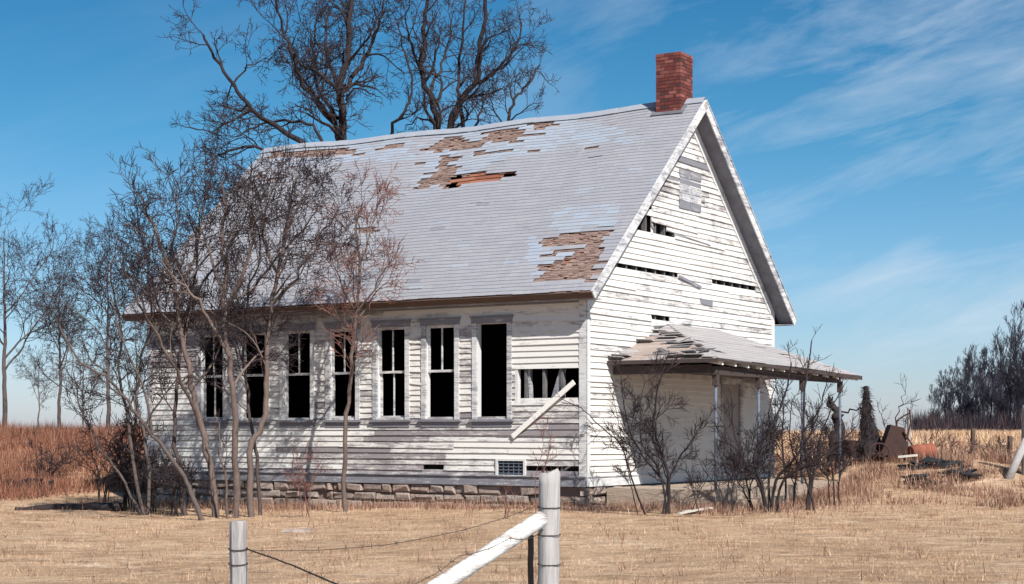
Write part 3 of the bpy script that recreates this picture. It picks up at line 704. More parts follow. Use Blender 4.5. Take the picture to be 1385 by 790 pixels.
# diagonal loose plank nailed at one end across the long wall
mb = MB(); u0, z0 = onlong(695, 591); u1, z1 = onlong(780, 517)
a = toW((u0, -.06, z0)); b_ = toW((u1, -.10, z1)); mb.bar(a, b_, .10, .025, toW((0, -1, 0))-toW((0, 0, 0)), (.5, .15, .2))
mb.bar(a+Vector((0, 0, 0)), a+(b_-a)*.02, .11, .027, toW((0, -1, 0))-toW((0, 0, 0)), (.5, .5, .2))
tag(mb.build('loose_plank', M['whitepole']), 'long pale plank hanging diagonally below the broken opening by the corner', 'plank')

# ------------------------------------------------------------------ trees
def grow(stack, tr, tw, rg, wob=.22, seg=.35, maxlev=5, ratio=.62, ang=(30, 62), up=.05, minr=.006, dens=1.0, split=1, capn=26000, twl=2):
    cnt = 0; stack = collections.deque(stack)
    while stack:
        p, d, ln, r, lev = stack.popleft()
        n = max(2, int(ln/seg)+1); st = ln/n; pts = [p.copy()]; rad = [r]; r1 = max(minr*.7, r*(.42 if lev < 2 else .35))
        d = d.normalized(); dirs = [d.copy()]
        for i in range(n):
            d = (d+Vector((rg.gauss(0, wob), rg.gauss(0, wob), rg.gauss(0, wob)+up))*min(1, math.sqrt(st/.35))).normalized()
            p = p+d*st; pts.append(p.copy()); rad.append(r+(r1-r)*(i+1)/n); dirs.append(d.copy())
        if min(q.z for q in pts[1:]) < .05: continue
        cnt += n
        mbx = tr if lev < twl else tw
        mbx.tube(pts, rad, 8 if r > .12 else 6 if r > .05 else 4 if r > .02 else 3, (rg.random(),)*3, cap=False, rough=.12 if r > .05 else 0)
        if lev >= maxlev or cnt > capn: continue
        sprout(stack, pts, rad, dirs, ln, lev, rg, ratio, ang, minr, dens)
def sprout(stack, pts, rad, dirs, ln, lev, rg, ratio, ang, minr, dens, start=.25):
    n = len(pts)-1
    k = max(3, int(round(dens*(3.0+ln*1.7)))) if lev > 0 else max(4, int(round(dens*(4+ln*1.6))))
    k = min(k, 12)
    for j in range(k):
        t = start+(1-start)*(j+rg.random())/k if j < k-1 else 1.0
        x = t*n; i = min(n-1, int(x)); f = x-i; q = pts[i].lerp(pts[i+1], f); rr = rad[i]+(rad[i+1]-rad[i])*f
        dd = dirs[min(i+1, len(dirs)-1)]; a = math.radians(rg.uniform(*ang))*(.55 if t > .97 else 1)
        ax = dd.cross(Vector((rg.gauss(0, 1), rg.gauss(0, 1), rg.gauss(0, 1)))).normalized()
        nd = (Matrix.Rotation(a, 3, ax) @ dd); nd.z += .12; nd.normalize()
        cl = ln*ratio*(1.15-.55*t)*rg.uniform(.65, 1.25); cr = max(minr, rr*rg.uniform(.42, .66))
        if cl < .12: continue
        stack.append((q, nd, cl, cr, lev+1))
def smooth_line(P, n=4, rg=None, j=0):
    out = []
    for i in range(len(P)-1):
        p0 = P[max(0, i-1)]; p1 = P[i]; p2 = P[i+1]; p3 = P[min(len(P)-1, i+2)]
        for k in range(n):
            t = k/n; q = .5*((2*p1)+(p2-p0)*t+(2*p0-5*p1+4*p2-p3)*t*t+(3*p1-p0-3*p2+p3)*t**3)
            if rg and (i or k): q = q+Vector((rg.gauss(0, j), rg.gauss(0, j), rg.gauss(0, j)))
            out.append(q)
    out.append(P[-1].copy()); return out
def make_tree(name, base, limbs, mats, seed, label, cat='tree', group=None, r_end=.3, jit=.03, start=.3, rs=1.0, **kw):
    """limbs: list of ([points], r0, length of the side branches); points in world space"""
    rg = random.Random(seed); tr, tw = MB(), MB(); st = []
    o = empty(name, base, label=label, cat=cat, group=group); B = Vector(base)
    for pts, r0, bl in limbs:
        r0 = r0*rs
        P = smooth_line([Vector(p)-B for p in pts], 4, rg, jit); n = len(P)
        rad = [r0*(1-(1-r_end)*i/(n-1)) for i in range(n)]
        tr.tube(P, rad, 9 if r0 > .1 else 7, (rg.random(),)*3, cap=False, rough=.07)
        dirs = [(P[min(i+1, n-1)]-P[max(i-1, 0)]).normalized() for i in range(n)]
        k = dict(ratio=kw.get('ratio', .62), ang=kw.get('ang', (30, 62)), minr=kw.get('minr', .006), dens=kw.get('dens0', kw.get('dens', 1.0)))
        sprout(st, P, rad, dirs, bl/k['ratio'], 0, rg, start=start, **k)
    kw2 = {k: v for k, v in kw.items() if k != 'dens0'}
    grow(st, tr, tw, rg, **kw2)
    # keep everything above the local ground
    tr.build('trunk', mats[0], o, True); tw.build('crown', mats[1], o)
    return o, tr, tw
def G(px, Z, dz=-.08):
    x = (px-CX)/F*Z; return Vector((x, Z, gz(x, Z)+dz))
def pl(Z, *q, dz=0):      # picture points at a distance, drifting in depth
    return [at(x, y, Z+(dz*i/max(1, len(q)-1))) for i, (x, y) in enumerate(q)]
TALL = dict(wob=.30, seg=.28, maxlev=5, ratio=.60, ang=(32, 70), up=.02, minr=.0085, dens=1.0, capn=50000, rs=.56)
# tall oaks behind the roof
Z = 52
b = G(464, Z)
make_tree('bare_oak', b, [([b]+pl(Z, (464, 400), (463, 250), (462, 193), (464, 148), (462, 112), (470, 78), (474, 30), (478, -40)), .34, 2.6),
  ([at(460, 200, Z), at(452, 168, Z), at(431, 136, Z-1), at(408, 113, Z-1.5), at(396, 74, Z-2), at(382, 39, Z-2), at(370, -10, Z-2.4)], .17, 2.0),
  ([at(463, 130, Z), at(448, 95, Z+1), at(440, 60, Z+2), at(445, 10, Z+2.5)], .14, 1.9), ([at(468, 120, Z), at(487, 88, Z+.5), at(500, 62, Z+1), at(513, 30, Z+1), at(520, -5, Z+1)], .14, 1.8),
  ([at(468, 135, Z), at(482, 117, Z-.5), at(500, 125, Z-1), at(517, 134, Z-1.5)], .06, .9), ([at(456, 160, Z), at(430, 120, Z+1.5), at(425, 85, Z+2), at(420, 40, Z+3)], .12, 1.8)],
  (M['barkdark'], M['twig']), 3, 'tall bare oak with one straight dark trunk rising over the left half of the roof', group='tall bare trees behind the schoolhouse', **TALL)
b = G(425, 50)
make_tree('bare_oak', b, [([b]+pl(50, (424, 350), (420, 260), (411, 197), (372, 171), (341, 148), (314, 117), (291, 78), (275, 47)), .20, 1.9),
  ([at(424, 250, 50), at(437, 195, 50), at(415, 168, 50), at(376, 163, 50.6), at(345, 172, 51), at(320, 185, 51)], .11, 1.4), ([at(422, 250, 50), at(380, 215, 50), at(345, 198, 49), at(300, 205, 49), at(280, 220, 48.6)], .11, 1.5),
  ([at(341, 148, 50), at(310, 165, 49), at(285, 178, 49), at(250, 172, 48.5)], .07, 1.0), ([at(314, 117, 50), at(330, 95, 50), at(345, 85, 50), at(370, 78, 51)], .06, 1.1)],
  (M['barkdark'], M['twig']), 5, 'bare oak whose low limbs lean left beyond the far end of the roof', group='tall bare trees behind the schoolhouse', **TALL)
b = G(593, 53)
make_tree('bare_oak', b, [([b]+pl(53, (593, 350), (592, 240), (591, 177), (583, 136), (571, 97), (574, 60), (576, 20), (582, -35)), .27, 2.0), ([at(580, 128, 53), at(595, 95, 54), at(607, 60, 54), at(612, 20, 54)], .10, 1.6),
  ([at(592, 300, 53), at(565, 215, 53), at(528, 185, 52.6), at(545, 155, 52), at(556, 132, 52), at(556, 105, 52), at(545, 60, 52), at(535, 25, 52)], .12, 1.3), ([at(571, 97, 53), at(556, 60, 52), at(550, 30, 51.5), at(553, -10, 51)], .08, 1.4), ([at(590, 170, 53), at(566, 160, 54), at(548, 172, 55)], .07, .8)],
  (M['barkdark'], M['twig']), 8, 'bare oak with a winding trunk and a low crooked limb above the roof', group='tall bare trees behind the schoolhouse', **TALL)
b = G(618, 55)
make_tree('bare_oak', b, [([b]+pl(55, (618, 350), (612, 240), (608, 175), (622, 136), (645, 108), (649, 58), (657, 10), (660, -40)), .27, 2.0), ([at(615, 240, 55), at(624, 171, 55), at(622, 130, 56), at(620, 90, 57), at(628, 40, 57), at(630, -10, 57)], .15, 1.7),
  ([at(640, 115, 55), at(662, 104, 54.5), at(680, 86, 54), at(700, 58, 54), at(705, 30, 54)], .13, 1.6), ([at(630, 190, 55), at(645, 165, 54), at(655, 135, 54), at(672, 110, 54)], .09, 1.3)],
  (M['barkdark'], M['twig']), 13, 'bare oak with a heavy forked trunk leaning right, above the middle of the roof', group='tall bare trees behind the schoolhouse', **TALL)
b = G(690, 57)
make_tree('bare_oak', b, [([b]+pl(57, (690, 350), (688, 240), (686, 172), (694, 140), (708, 120), (722, 100), (730, 88)), .15, 1.4), ([at(688, 175, 57), at(670, 150, 57), at(660, 130, 57)], .07, 1.0), ([at(694, 140, 57), at(690, 115, 57), at(697, 95, 57)], .06, 1.0), ([at(688, 165, 57), at(712, 148, 56), at(732, 135, 56)], .05, .9)],
  (M['barkdark'], M['twig']), 17, 'smallest bare tree behind the roof, its thin crown ending left of the chimney', group='tall bare trees behind the schoolhouse', **dict(TALL, maxlev=4))
# trees on the bank to the left
def simple(name, px, Z, top, sp, r, seed, label, group, mats=None, lean=0, lm=5, **k):
    b = G(px, Z); rg = random.Random(seed); h = at(px, top, Z).z; q = [b]
    for i in range(1, 7): q.append(Vector((b.x+lean*i/6+rg.gauss(0, .012)*(h/8), Z+rg.gauss(0, .03), b.z+(h-b.z)*i/6*.92)))
    a = dict(wob=.20, seg=.30, maxlev=4, ratio=.52, ang=(35, 68), up=.03, minr=.007, dens=1.35, capn=22000, rs=.6, jit=.012); a.update(k)
    return make_tree(name, b, [(q, r, sp)], mats or (M['bark'], M['twig']), seed, label, group=group, start=.28, r_end=.12, **a)[0]
gl = 'bare trees on the bank left of the schoolhouse'
simple('bare_tree', 6, 62, 285, 3.4, .17, 21, 'tall broad bare tree at the left edge of the view on the bank', gl)
simple('bare_tree', 80, 66, 345, 2.6, .13, 22, 'slender straight bare tree on the bank, second from the left edge', gl)
simple('bare_tree', 146, 58, 330, 2.8, .14, 23, 'bare tree on the bank just left of the schoolhouse wall', gl)
simple('bare_tree', 52, 95, 470, 2.0, .09, 24, 'small distant bare tree between the two leftmost trees', gl)
simple('bare_tree', 112, 90, 440, 2.2, .09, 25, 'small distant bare tree between the slender tree and the one by the wall', gl)
simple('bare_tree', 184, 75, 400, 2.2, .10, 26, 'bare tree partly hidden behind the far corner of the schoolhouse', gl)
# small trees standing close in front of the long wall
gf = 'thin crooked trees growing against the long wall'
SM = dict(wob=.19, seg=.16, maxlev=5, ratio=.60, ang=(30, 66), up=.03, minr=.0058, dens=1.28, capn=50000, jit=.02, rs=.85)
Z = 33.6; b = G(292, Z)
make_tree('thicket_tree', b, [([b, at(283, 625, Z), at(268, 565, Z), at(260, 522, Z-.1), at(246, 457, Z-.2), at(238, 397, Z-.3), at(222, 345, Z-.4), at(205, 300, Z-.5), at(190, 265, Z-.5)], .085, 1.6),
  ([at(268, 570, Z), at(238, 500, Z-.6), at(205, 440, Z-.9), at(180, 395, Z-1), at(160, 345, Z-1.2)], .045, 1.2), ([at(240, 400, Z), at(262, 350, Z+.2), at(270, 300, Z+.2), at(262, 250, Z+.3)], .04, 1.2), ([at(228, 360, Z), at(240, 300, Z-.4), at(228, 245, Z-.5)], .03, 1.0)],
  (M['barklight'], M['twig']), 31, 'crooked bare tree against the wall, leaning left over the far eave', group=gf, **SM)
b = G(318, 33.2); Z = 33.2
make_tree('thicket_tree', b, [([b, at(318, 621, Z), at(317, 552, Z), at(309, 487, Z), at(302, 423, Z), at(305, 370, Z), at(300, 320, Z), at(306, 280, Z), at(300, 245, Z)], .085, 1.5),
  ([at(309, 480, Z), at(286, 440, Z-.2), at(262, 401, Z-.3), at(236, 375, Z-.4), at(215, 350, Z-.5)], .045, 1.2), ([at(302, 425, Z), at(325, 380, Z-.3), at(340, 335, Z-.4), at(345, 290, Z-.4), at(362, 255, Z-.5)], .05, 1.3), ([at(303, 400, Z), at(283, 340, Z+.2), at(272, 300, Z+.3), at(282, 262, Z+.3)], .04, 1.2)],
  (M['barklight'], M['twig']), 32, 'straight grey stemmed bare tree in front of the second window from the far end', group=gf, **SM)
b = G(341, 33.8); Z = 33.8
make_tree('thicket_tree', b, [([b, at(339, 612, Z), at(356, 573, Z), at(361, 520, Z), at(361, 466, Z), at(369, 410, Z), at(376, 370, Z), at(385, 330, Z), at(398, 290, Z), at(425, 245, Z)], .08, 1.5),
  ([at(369, 410, Z), at(400, 375, Z-.3), at(425, 330, Z-.3), at(450, 295, Z-.4)], .04, 1.2), ([at(376, 370, Z), at(355, 320, Z+.2), at(362, 275, Z+.3), at(380, 232, Z+.3)], .04, 1.2), ([at(385, 330, Z), at(390, 280, Z), at(405, 235, Z)], .03, 1.0)],
  (M['barklight'], M['twig']), 33, 'bare tree with a kinked stem between the second and third windows', group=gf, **SM)
b = G(468, 34.3); Z = 34.3
make_tree('thicket_tree', b, [([b, at(466, 595, Z), at(474, 530, Z), at(477, 466, Z), at(485, 401, Z), at(486, 350, Z), at(482, 310, Z), at(490, 275, Z)], .06, 1.15), ([at(480, 430, Z), at(505, 390, Z-.3), at(530, 350, Z-.4)], .03, .9), ([at(482, 420, Z), at(460, 385, Z), at(450, 350, Z)], .03, .9), ([at(485, 370, Z), at(500, 320, Z), at(515, 270, Z)], .025, .9)],
  (M['barklight'], M['twigred']), 34, 'slim tree with a reddish twig crown in front of the fourth window', group=gf, **dict(SM, dens=1.35))
b = G(277, 32.6); Z = 32.6
make_tree('thicket_tree', b, [([b, at(260, 665, Z), at(244, 638, Z-.1), at(206, 586, Z-.4), at(180, 552, Z-.6), at(150, 515, Z-.8), at(110, 490, Z-1), at(80, 440, Z-1.2)], .06, 1.2), ([at(206, 586, Z-.4), at(196, 530, Z-.5), at(170, 470, Z-.5), at(150, 400, Z-.5)], .035, 1.1)],
  (M['bark'], M['twig']), 35, 'low leaning stem sweeping far left from the foot of the wall', group=gf, **dict(SM, dens=1.0))
b = G(309, 32.9); Z = 32.9
make_tree('sapling', b, [([b, at(303, 640, Z), at(296, 595, Z), at(293, 560, Z)], .035, .5)], (M['barklight'], M['twig']), 36, 'short pale dead stem between the two straight grey stemmed trees', 'sapling', **dict(SM, maxlev=2))
Z = 34.5; b = G(196, Z)
make_tree('thicket_tree', b, [([b, at(180, 620, Z), at(172, 560, Z), at(160, 500, Z), at(165, 440, Z), at(150, 380, Z), at(160, 320, Z)], .05, 1.3), ([b+Vector((.05, 0, .1)), at(200, 620, Z), at(190, 570, Z), at(188, 500, Z), at(205, 430, Z), at(200, 360, Z), at(215, 300, Z)], .045, 1.3), ([b+Vector((-.1, 0, .1)), at(160, 640, Z), at(130, 600, Z), at(105, 540, Z), at(95, 470, Z)], .035, 1.1)],
  (M['bark'], M['twig']), 37, 'clump of thin dark stems past the far corner of the long wall', group=gf, **SM)
b = G(252, 34.2); Z = 34.2
make_tree('thicket_tree', b, [([b, at(240, 620, Z), at(236, 560, Z), at(243, 490, Z), at(254, 420, Z), at(268, 350, Z), at(256, 290, Z)], .06, 1.4), ([at(243, 490, Z), at(222, 440, Z), at(205, 380, Z), at(192, 330, Z)], .035, 1.2), ([at(254, 420, Z), at(285, 370, Z), at(318, 320, Z), at(335, 285, Z)], .035, 1.2)],
  (M['bark'], M['twig']), 38, 'dark bare tree between the far corner and the first window', group=gf, **SM)
b = G(352, 34.6); Z = 34.6
make_tree('thicket_tree', b, [([b, at(346, 620, Z), at(337, 550, Z), at(331, 480, Z), at(336, 400, Z), at(352, 340, Z), at(340, 285, Z)], .05, 1.3), ([at(336, 400, Z), at(372, 350, Z), at(410, 310, Z), at(430, 280, Z)], .035, 1.1), ([at(331, 470, Z), at(300, 430, Z), at(275, 400, Z)], .028, .9)],
  (M['bark'], M['twig']), 39, 'dark slender bare tree right against the wall beside the second window', group=gf, **SM)
# low shrubs
def shrub(px, Z, stems, seed, label, spread=1.0, mats=None, lev=3, name='bare_shrub', group=None, **k):
    b = G(px, Z, -.05); limbs = []
    for s_ in stems:
        limbs.append(([b+Vector((random.Random(seed+len(limbs)).uniform(-.12, .12), 0, 0))]+[at(x, y, Z+dz) for x, y, dz in s_[0]], s_[1], s_[2]))
    a = dict(wob=.20, seg=.14, maxlev=lev, ratio=.66, ang=(24, 62), up=.02, minr=.0052, dens=2.4, capn=22000, jit=.008, rs=.8); a.update(k)
    return make_tree(name, b, limbs, mats or (M['barkdark'], M['twig']), seed, label, 'shrub', group, start=.2, r_end=.3, **a)
gs = 'bare shrubs in front of the porch'
shrub(903, 31.2, [([(905, 650, 0), (893, 610, 0), (885, 575, -.2), (888, 530, -.2), (900, 495, -.2)], .045, .55), ([(900, 655, 0), (875, 625, .1), (855, 590, .2), (843, 545, .2), (840, 505, .3)], .03, .5), ([(908, 640, 0), (930, 605, -.1), (945, 580, -.2), (962, 560, -.3)], .025, .4), ([(893, 640, 0), (868, 600, -.3), (866, 555, -.4), (872, 515, -.4)], .028, .5)], 41, 'dark open branched shrub in front of the shaded gable wall under the porch', group=gs)
shrub(872, 31.0, [([(860, 665, -.1), (848, 625, -.2), (838, 600, -.3), (810, 575, -.4), (785, 552, -.5), (760, 540, -.6)], .024, .4), ([(850, 640, 0), (836, 570, 0), (828, 530, 0)], .014, .35)], 42, 'thin shrub reaching left across the near corner of the schoolhouse', group=gs)
shrub(1044, 31.6, [([(1030, 655, 0), (1020, 620, 0), (1035, 590, 0), (1052, 560, 0), (1065, 520, .1), (1070, 490, .1)], .05, .6), ([(1050, 650, 0), (1075, 620, -.2), (1095, 590, -.3), (1108, 555, -.3), (1118, 520, -.3)], .04, .6), ([(1028, 660, 0), (1005, 620, -.1), (992, 580, -.2), (990, 540, -.3)], .035, .5), ([(1060, 650, 0), (1100, 625, -.3), (1135, 600, -.5), (1160, 575, -.6)], .035, .5), ([(1040, 640, .3), (1045, 600, .5), (1040, 560, .5), (1050, 520, .6)], .035, .5)], 43, 'densest dark shrub at the middle of the porch front', group=gs, dens=1.6, capn=8000)
shrub(1096, 32.6, [([(1096, 650, 0), (1088, 600, 0), (1087, 550, 0), (1092, 500, .1), (1098, 460, .1)], .045, .55), ([(1095, 655, 0), (1115, 620, 0), (1135, 600, 0), (1150, 585, .2)], .035, .5), ([(1092, 655, 0), (1075, 620, .3), (1068, 580, .3), (1072, 540, .4)], .03, .5), ([(1100, 645, 0), (1110, 590, .3), (1128, 545, .3), (1142, 520, .4)], .03, .45)], 44, 'taller shrub at the right end of the porch rising past its eave', group=gs, dens=1.5, capn=8000)
shrub(985, 31.3, [([(985, 650, 0), (978, 620, 0), (982, 585, 0), (972, 560, 0)], .02, .35), ([(990, 660, 0), (1003, 630, 0), (1000, 590, 0)], .02, .35), ([(975, 665, 0), (955, 640, 0), (940, 610, 0)], .016, .3)], 45, 'small low shrub by the first porch post', group=gs)
shrub(412, 32.6, [([(412, 660, 0), (408, 630, 0), (415, 605, 0)], .015, .3), ([(405, 665, 0), (395, 640, 0), (400, 615, 0)], .012, .3), ([(420, 660, 0), (430, 635, 0), (428, 612, 0)], .012, .28)], 46, 'small reddish sapling clump against the stone foundation below the third window', mats=(M['twigred'], M['twigred']))
shrub(728, 31.0, [([(724, 650, 0), (735, 600, 0), (718, 560, 0)], .010, .25), ([(735, 640, 0), (745, 605, 0), (735, 570, 0)], .010, .3)], 47, 'spindly weed stems rising behind the big fence post', mats=(M['twigred'], M['twigred']), lev=2)
shrub(684, 30.0, [([(683, 680, 0), (687, 655, 0)], .010, .2), ([(690, 690, 0), (697, 662, 0)], .008, .18)], 48, 'short reddish weed clump before the foundation below the vent', mats=(M['twigred'], M['twigred']), lev=2)
shrub(1066, 33.0, [([(1062, 640, 0), (1058, 600, 0), (1060, 560, 0), (1056, 525, .1)], .03, .5), ([(1075, 650, 0), (1082, 620, 0), (1085, 590, .2), (1100, 565, .3)], .03, .5)], 51, 'dark shrub between the two biggest porch shrubs', group=gs)
shrub(1012, 31.9, [([(1010, 655, 0), (1008, 630, 0), (1018, 600, 0), (1022, 575, 0)], .022, .45), ([(1015, 655, 0), (1030, 635, 0), (1040, 610, 0)], .02, .45), ([(1004, 660, 0), (990, 640, 0), (985, 618, 0)], .02, .4)], 52, 'low tangled shrub between the first two porch posts', group=gs)
shrub(1128, 34.5, [([(1126, 640, 0), (1122, 610, 0), (1130, 585, 0)], .022, .45), ([(1135, 645, 0), (1148, 625, 0), (1160, 605, 0)], .02, .45), ([(1120, 650, 0), (1108, 630, 0), (1100, 605, 0)], .02, .45)], 53, 'low tangled shrub at the foot of the last porch post', group=gs)
shrub(940, 31.0, [([(938, 665, 0), (932, 645, 0), (925, 625, 0)], .012, .3), ([(945, 668, 0), (955, 650, 0), (965, 632, 0)], .012, .3)], 54, 'thin low shrub between the open branched shrub and the first post', group=gs)
for i, (px, Z, hh, lab) in enumerate(((1100, 41.5, 560, 'brown brush behind the porch posts'), (1148, 43, 575, 'brown brush behind the gnarled stump'), (1190, 43.5, 585, 'brown brush between the vine covered trunk and the farm machine'), (1262, 44, 588, 'brown brush behind the orange barrel'), (1345, 43, 592, 'brown brush in the field left of the corner post'), (1300, 47, 590, 'thin brush in the pale field below the copse'))):
    rg = random.Random(160+i); st = []
    for j in range(8):
        a = rg.uniform(-1, 1)*26; st.append(([(px+a*.4, 625, rg.uniform(-.5, .5)), (px+a*.8, 625-(625-hh)*.6, rg.uniform(-.8, .8)), (px+a, hh+rg.uniform(-8, 18), rg.uniform(-1, 1))], .016, .4))
    shrub(px, Z, st, 160+i, lab, group='brown brush right of the schoolhouse', name='brush', lev=3, mats=(M['bark'], M['twigred'] if i % 2 else M['twig']), dens=1.1, minr=.007, capn=3500)
gb = 'dark brush at the foot of the bank'
for i, (px, Z, hh, w_, lab) in enumerate(((188, 35.6, 560, .6, 'tall tangled brush against the far corner of the long wall'), (172, 36.5, 585, 1.0, 'dark brush heaped at the far corner of the schoolhouse'), (140, 40.0, 600, 1.0, 'dark brush on the bank under the tree left of the wall'), (60, 44.5, 605, .9, 'scrubby brush in the red grass near the left edge'), (205, 35.0, 620, .8, 'low dark brush under the thin stems beside the foundation'), (238, 34.0, 640, .7, 'low brush between the foundation and the leaning stem'))):
    rg = random.Random(60+i); st = []
    for j in range(8):
        a = rg.uniform(-1, 1)*45*w_; st.append(([(px+a*.3, 660-(660-hh)*.3, rg.uniform(-.5, .5)), (px+a*.8, 660-(660-hh)*.7, rg.uniform(-.8, .8)), (px+a, hh+rg.uniform(-15, 20), rg.uniform(-1, 1))], .018, .45))
    shrub(px, Z, st, 60+i, lab, group=gb, name='brush', lev=3, dens=1.3, minr=.007, capn=3500)

# copse beyond the field on the right: several trees, meshes shared between copies
gc = 'dark trees of the copse beyond the field'
protos = []
for i in range(4):
    rg = random.Random(80+i); h = 8.5; b0 = Vector((0, 0, 0)); q = [b0+Vector((rg.gauss(0, .12), rg.gauss(0, .12), h*.9*k/6)) for k in range(7)]
    o, _, _ = make_tree('copse_tree', b0, [(q, .16, 2.4)], (M['copse'], M['copse']), 80+i, 'x', group=gc, start=.04, r_end=.15, wob=.13, seg=.45, maxlev=4, ratio=.60, ang=(15, 42), up=.16, minr=.012, dens=1.15, capn=9000, rs=.55)
    protos.append(o)
labs = ['leftmost small tree of the copse at its thin left end', 'second tree from the left end of the copse', 'third tree from the left end of the copse', 'low rounded tree of the copse right of its third tree', 'copse tree left of the highest crown with a thick dark trunk', 'copse tree just before the crowns start to rise',
        'copse tree with a dark trunk left of the tallest one', 'tallest tree of the copse reaching above the rest', 'copse tree right beside the tallest one', 'dense copse tree near the right edge of the view', 'rightmost copse tree at the edge of the view', 'back row copse tree seen between the first trees', 'back row copse tree behind the middle trunks', 'back row copse tree under the tallest crown', 'back row copse tree by the right edge', 'copse tree just out past the right edge of the view']+['copse tree in the dense dark mass, its trunk hidden among the others']*14
cp = [(1262, 112, 505), (1278, 108, 485), (1291, 110, 470), (1305, 105, 478), (1318, 102, 450), (1331, 104, 455), (1343, 98, 440), (1366, 96, 405), (1378, 98, 430), (1390, 95, 440), (1402, 96, 430), (1270, 125, 500), (1310, 122, 470), (1350, 120, 450), (1384, 118, 440), (1418, 97, 420)]
rgc = random.Random(9)
cp += [(1285+i*9.5+rgc.uniform(-4, 4), rgc.uniform(100, 128), 505-i*4.5+rgc.uniform(-8, 12)) for i in range(14)]
cp = [(a, b_, c_+12) for a, b_, c_ in cp]
for i, (px, Z, top) in enumerate(cp):
    src = protos[i % 4]
    if i < 4: o = src
    else:
        o = src.copy(); COL.objects.link(o)
        for chd in list(src.children):
            c = chd.copy(); COL.objects.link(c); c.parent = o
    b = G(px, Z); o.location = b; s_ = (at(px, top, Z).z-b.z)/9.3; o.scale = (s_*1.05, s_*1.05, s_); o.rotation_euler = (0, 0, i*1.9); o['label'] = labs[i]

# ------------------------------------------------------------------ fence in the foreground
def post(name, px, Z, top, rad, mat, label, n=14, lean=(0, 0), cat='fence post', zb=None, group=None, seed=1, tp=.97):
    x = (px-CX)/F*Z; z0 = gz(x, Z)-.05 if zb is None else zb; zt = EYE+(HY-top)/F*Z; rg = random.Random(seed)
    s = MB(); k = 9; pts = [(lean[0]*i/(k-1)+rg.gauss(0, .002), lean[1]*i/(k-1), (zt-z0)*i/(k-1)) for i in range(k)]
    rr = [rad*(1-(1-tp)*i/(k-1))*(1+rg.gauss(0, .012)) for i in range(k)]
    pts.append((lean[0], lean[1], zt-z0+.006)); rr.append(rad*.86)
    n = n*3 if rad > .04 else n
    cr_ = {j: (rg.uniform(.06, .16), rg.randint(0, 6), rg.randint(4, 14)) for j in range(n) if rg.random() < .16}
    pf = lambda j, i: (-cr_[j][0] if j in cr_ and cr_[j][1] <= i <= cr_[j][1]+cr_[j][2] else 0)+.03*math.sin(j*2*math.pi/n*3+i*.25)
    pts = [pts[0]]+[Vector(pts[i]).lerp(Vector(pts[i+1]), q) for i in range(len(pts)-1) for q in ((.5, 1) if i < len(pts)-2 else (1,))]; rr = [rr[0]]+[rr[i]+(rr[i+1]-rr[i])*q for i in range(len(rr)-1) for q in ((.5, 1) if i < len(rr)-2 else (1,))]
    s.tube(pts, rr, n, (rg.random(), .3, .5), rough=.012, prof=pf)
    o = s.build(name, mat, None, True); o.location = (x, Z, z0)
    for p in o.data.polygons:
        if abs(p.normal.z) > .7: p.use_smooth = False
    return tag(o, label, cat, group), Vector((x, Z, zt))
fg = 'posts of the roadside wire fence'
ZP = 12.0
_, tA = post('fence_post', 322, 9.6, 706, .050, M['postwood'], 'short pale wooden fence post standing alone at the lower left', group=fg, seed=4)
_, tB = post('fence_post', 742.5, ZP, 640, .077, M['postwood'], 'thick grey round fence post with a white pole leaning against it', group=fg, n=18, seed=5)
_, tC = post('fence_stake', 718, 12.35, 724, .024, M['darkpost'], 'thin dark brown stake just left of the thick grey fence post', n=6, cat='stake', seed=6)
s = MB(); a = at(733, 701, ZP-.10); e = Vector((-1.36, 10.5, gz(-1.36, 10.5)))
k = 8; s.tube([a.lerp(e, i/(k-1)) for i in range(k)], [(.055+.008*i/(k-1))*(1+.03*math.sin(i*2.3)) for i in range(k)], 14, (.4, .52, .2), rough=.035)
tag(s.build('brace_pole', M['whitepole'], None, True), 'white painted pole leaning diagonally against the thick fence post', 'pole')
# slanting post and brace at the right edge
_, tD = post('fence_post', 1391, 38, 548, .15, M['postwood'], 'stout grey corner post cut by the right edge of the view', group=fg, seed=7)
s = MB(); a = at(1388, 595, 37.8); e = G(1363, 37.5, .0); e.z = gz(e.x, e.y)-.05; s.tube([a, a.lerp(e, .5), e], [.085, .09, .095], 10, (.5, .3, .4)); tag(s.build('brace_pole', M['postwood'], None, True), 'grey log brace slanting down from the corner post at the right edge', 'pole')
# barbed wires
def wire(name, pts, label, sag_=.05, r=.0035, barbs=True, group='barbed wires of the roadside fence', seed=1):
    rg = random.Random(seed); s = MB(); P = []
    for i in range(len(pts)-1):
        a, b_ = Vector(pts[i]), Vector(pts[i+1]); n = max(4, int((b_-a).length/.12))
        for j in range(n+(i == len(pts)-2)):
            t_ = j/n; q = a.lerp(b_, t_); q.z -= sag_*4*t_*(1-t_); q.z += rg.gauss(0, .0015); P.append(q)
    s.tube(P, [r]*len(P), 4, cap=False)
    if barbs:
        for q in P[1::2]:
            for k in range(2):
                d = Vector((rg.gauss(0, 1), rg.gauss(0, 1), rg.gauss(0, 1))).normalized()*.018; s.tube([q-d, q+d], [.0025, .0012], 3, cap=False)
    return tag(s.build(name, M['wire']), label, 'wire', group)
def ring(s, c, rad, n=16, r=.0035, tilt=.004):
    s.tube([(c.x+math.cos(2*math.pi*i/n)*rad, c.y+math.sin(2*math.pi*i/n)*rad, c.z+tilt*math.sin(2*math.pi*i/n*1.0)) for i in range(n+1)], [r]*(n+1), 4, cap=False)
zz = lambda y, Z: EYE+(HY-y)/F*Z
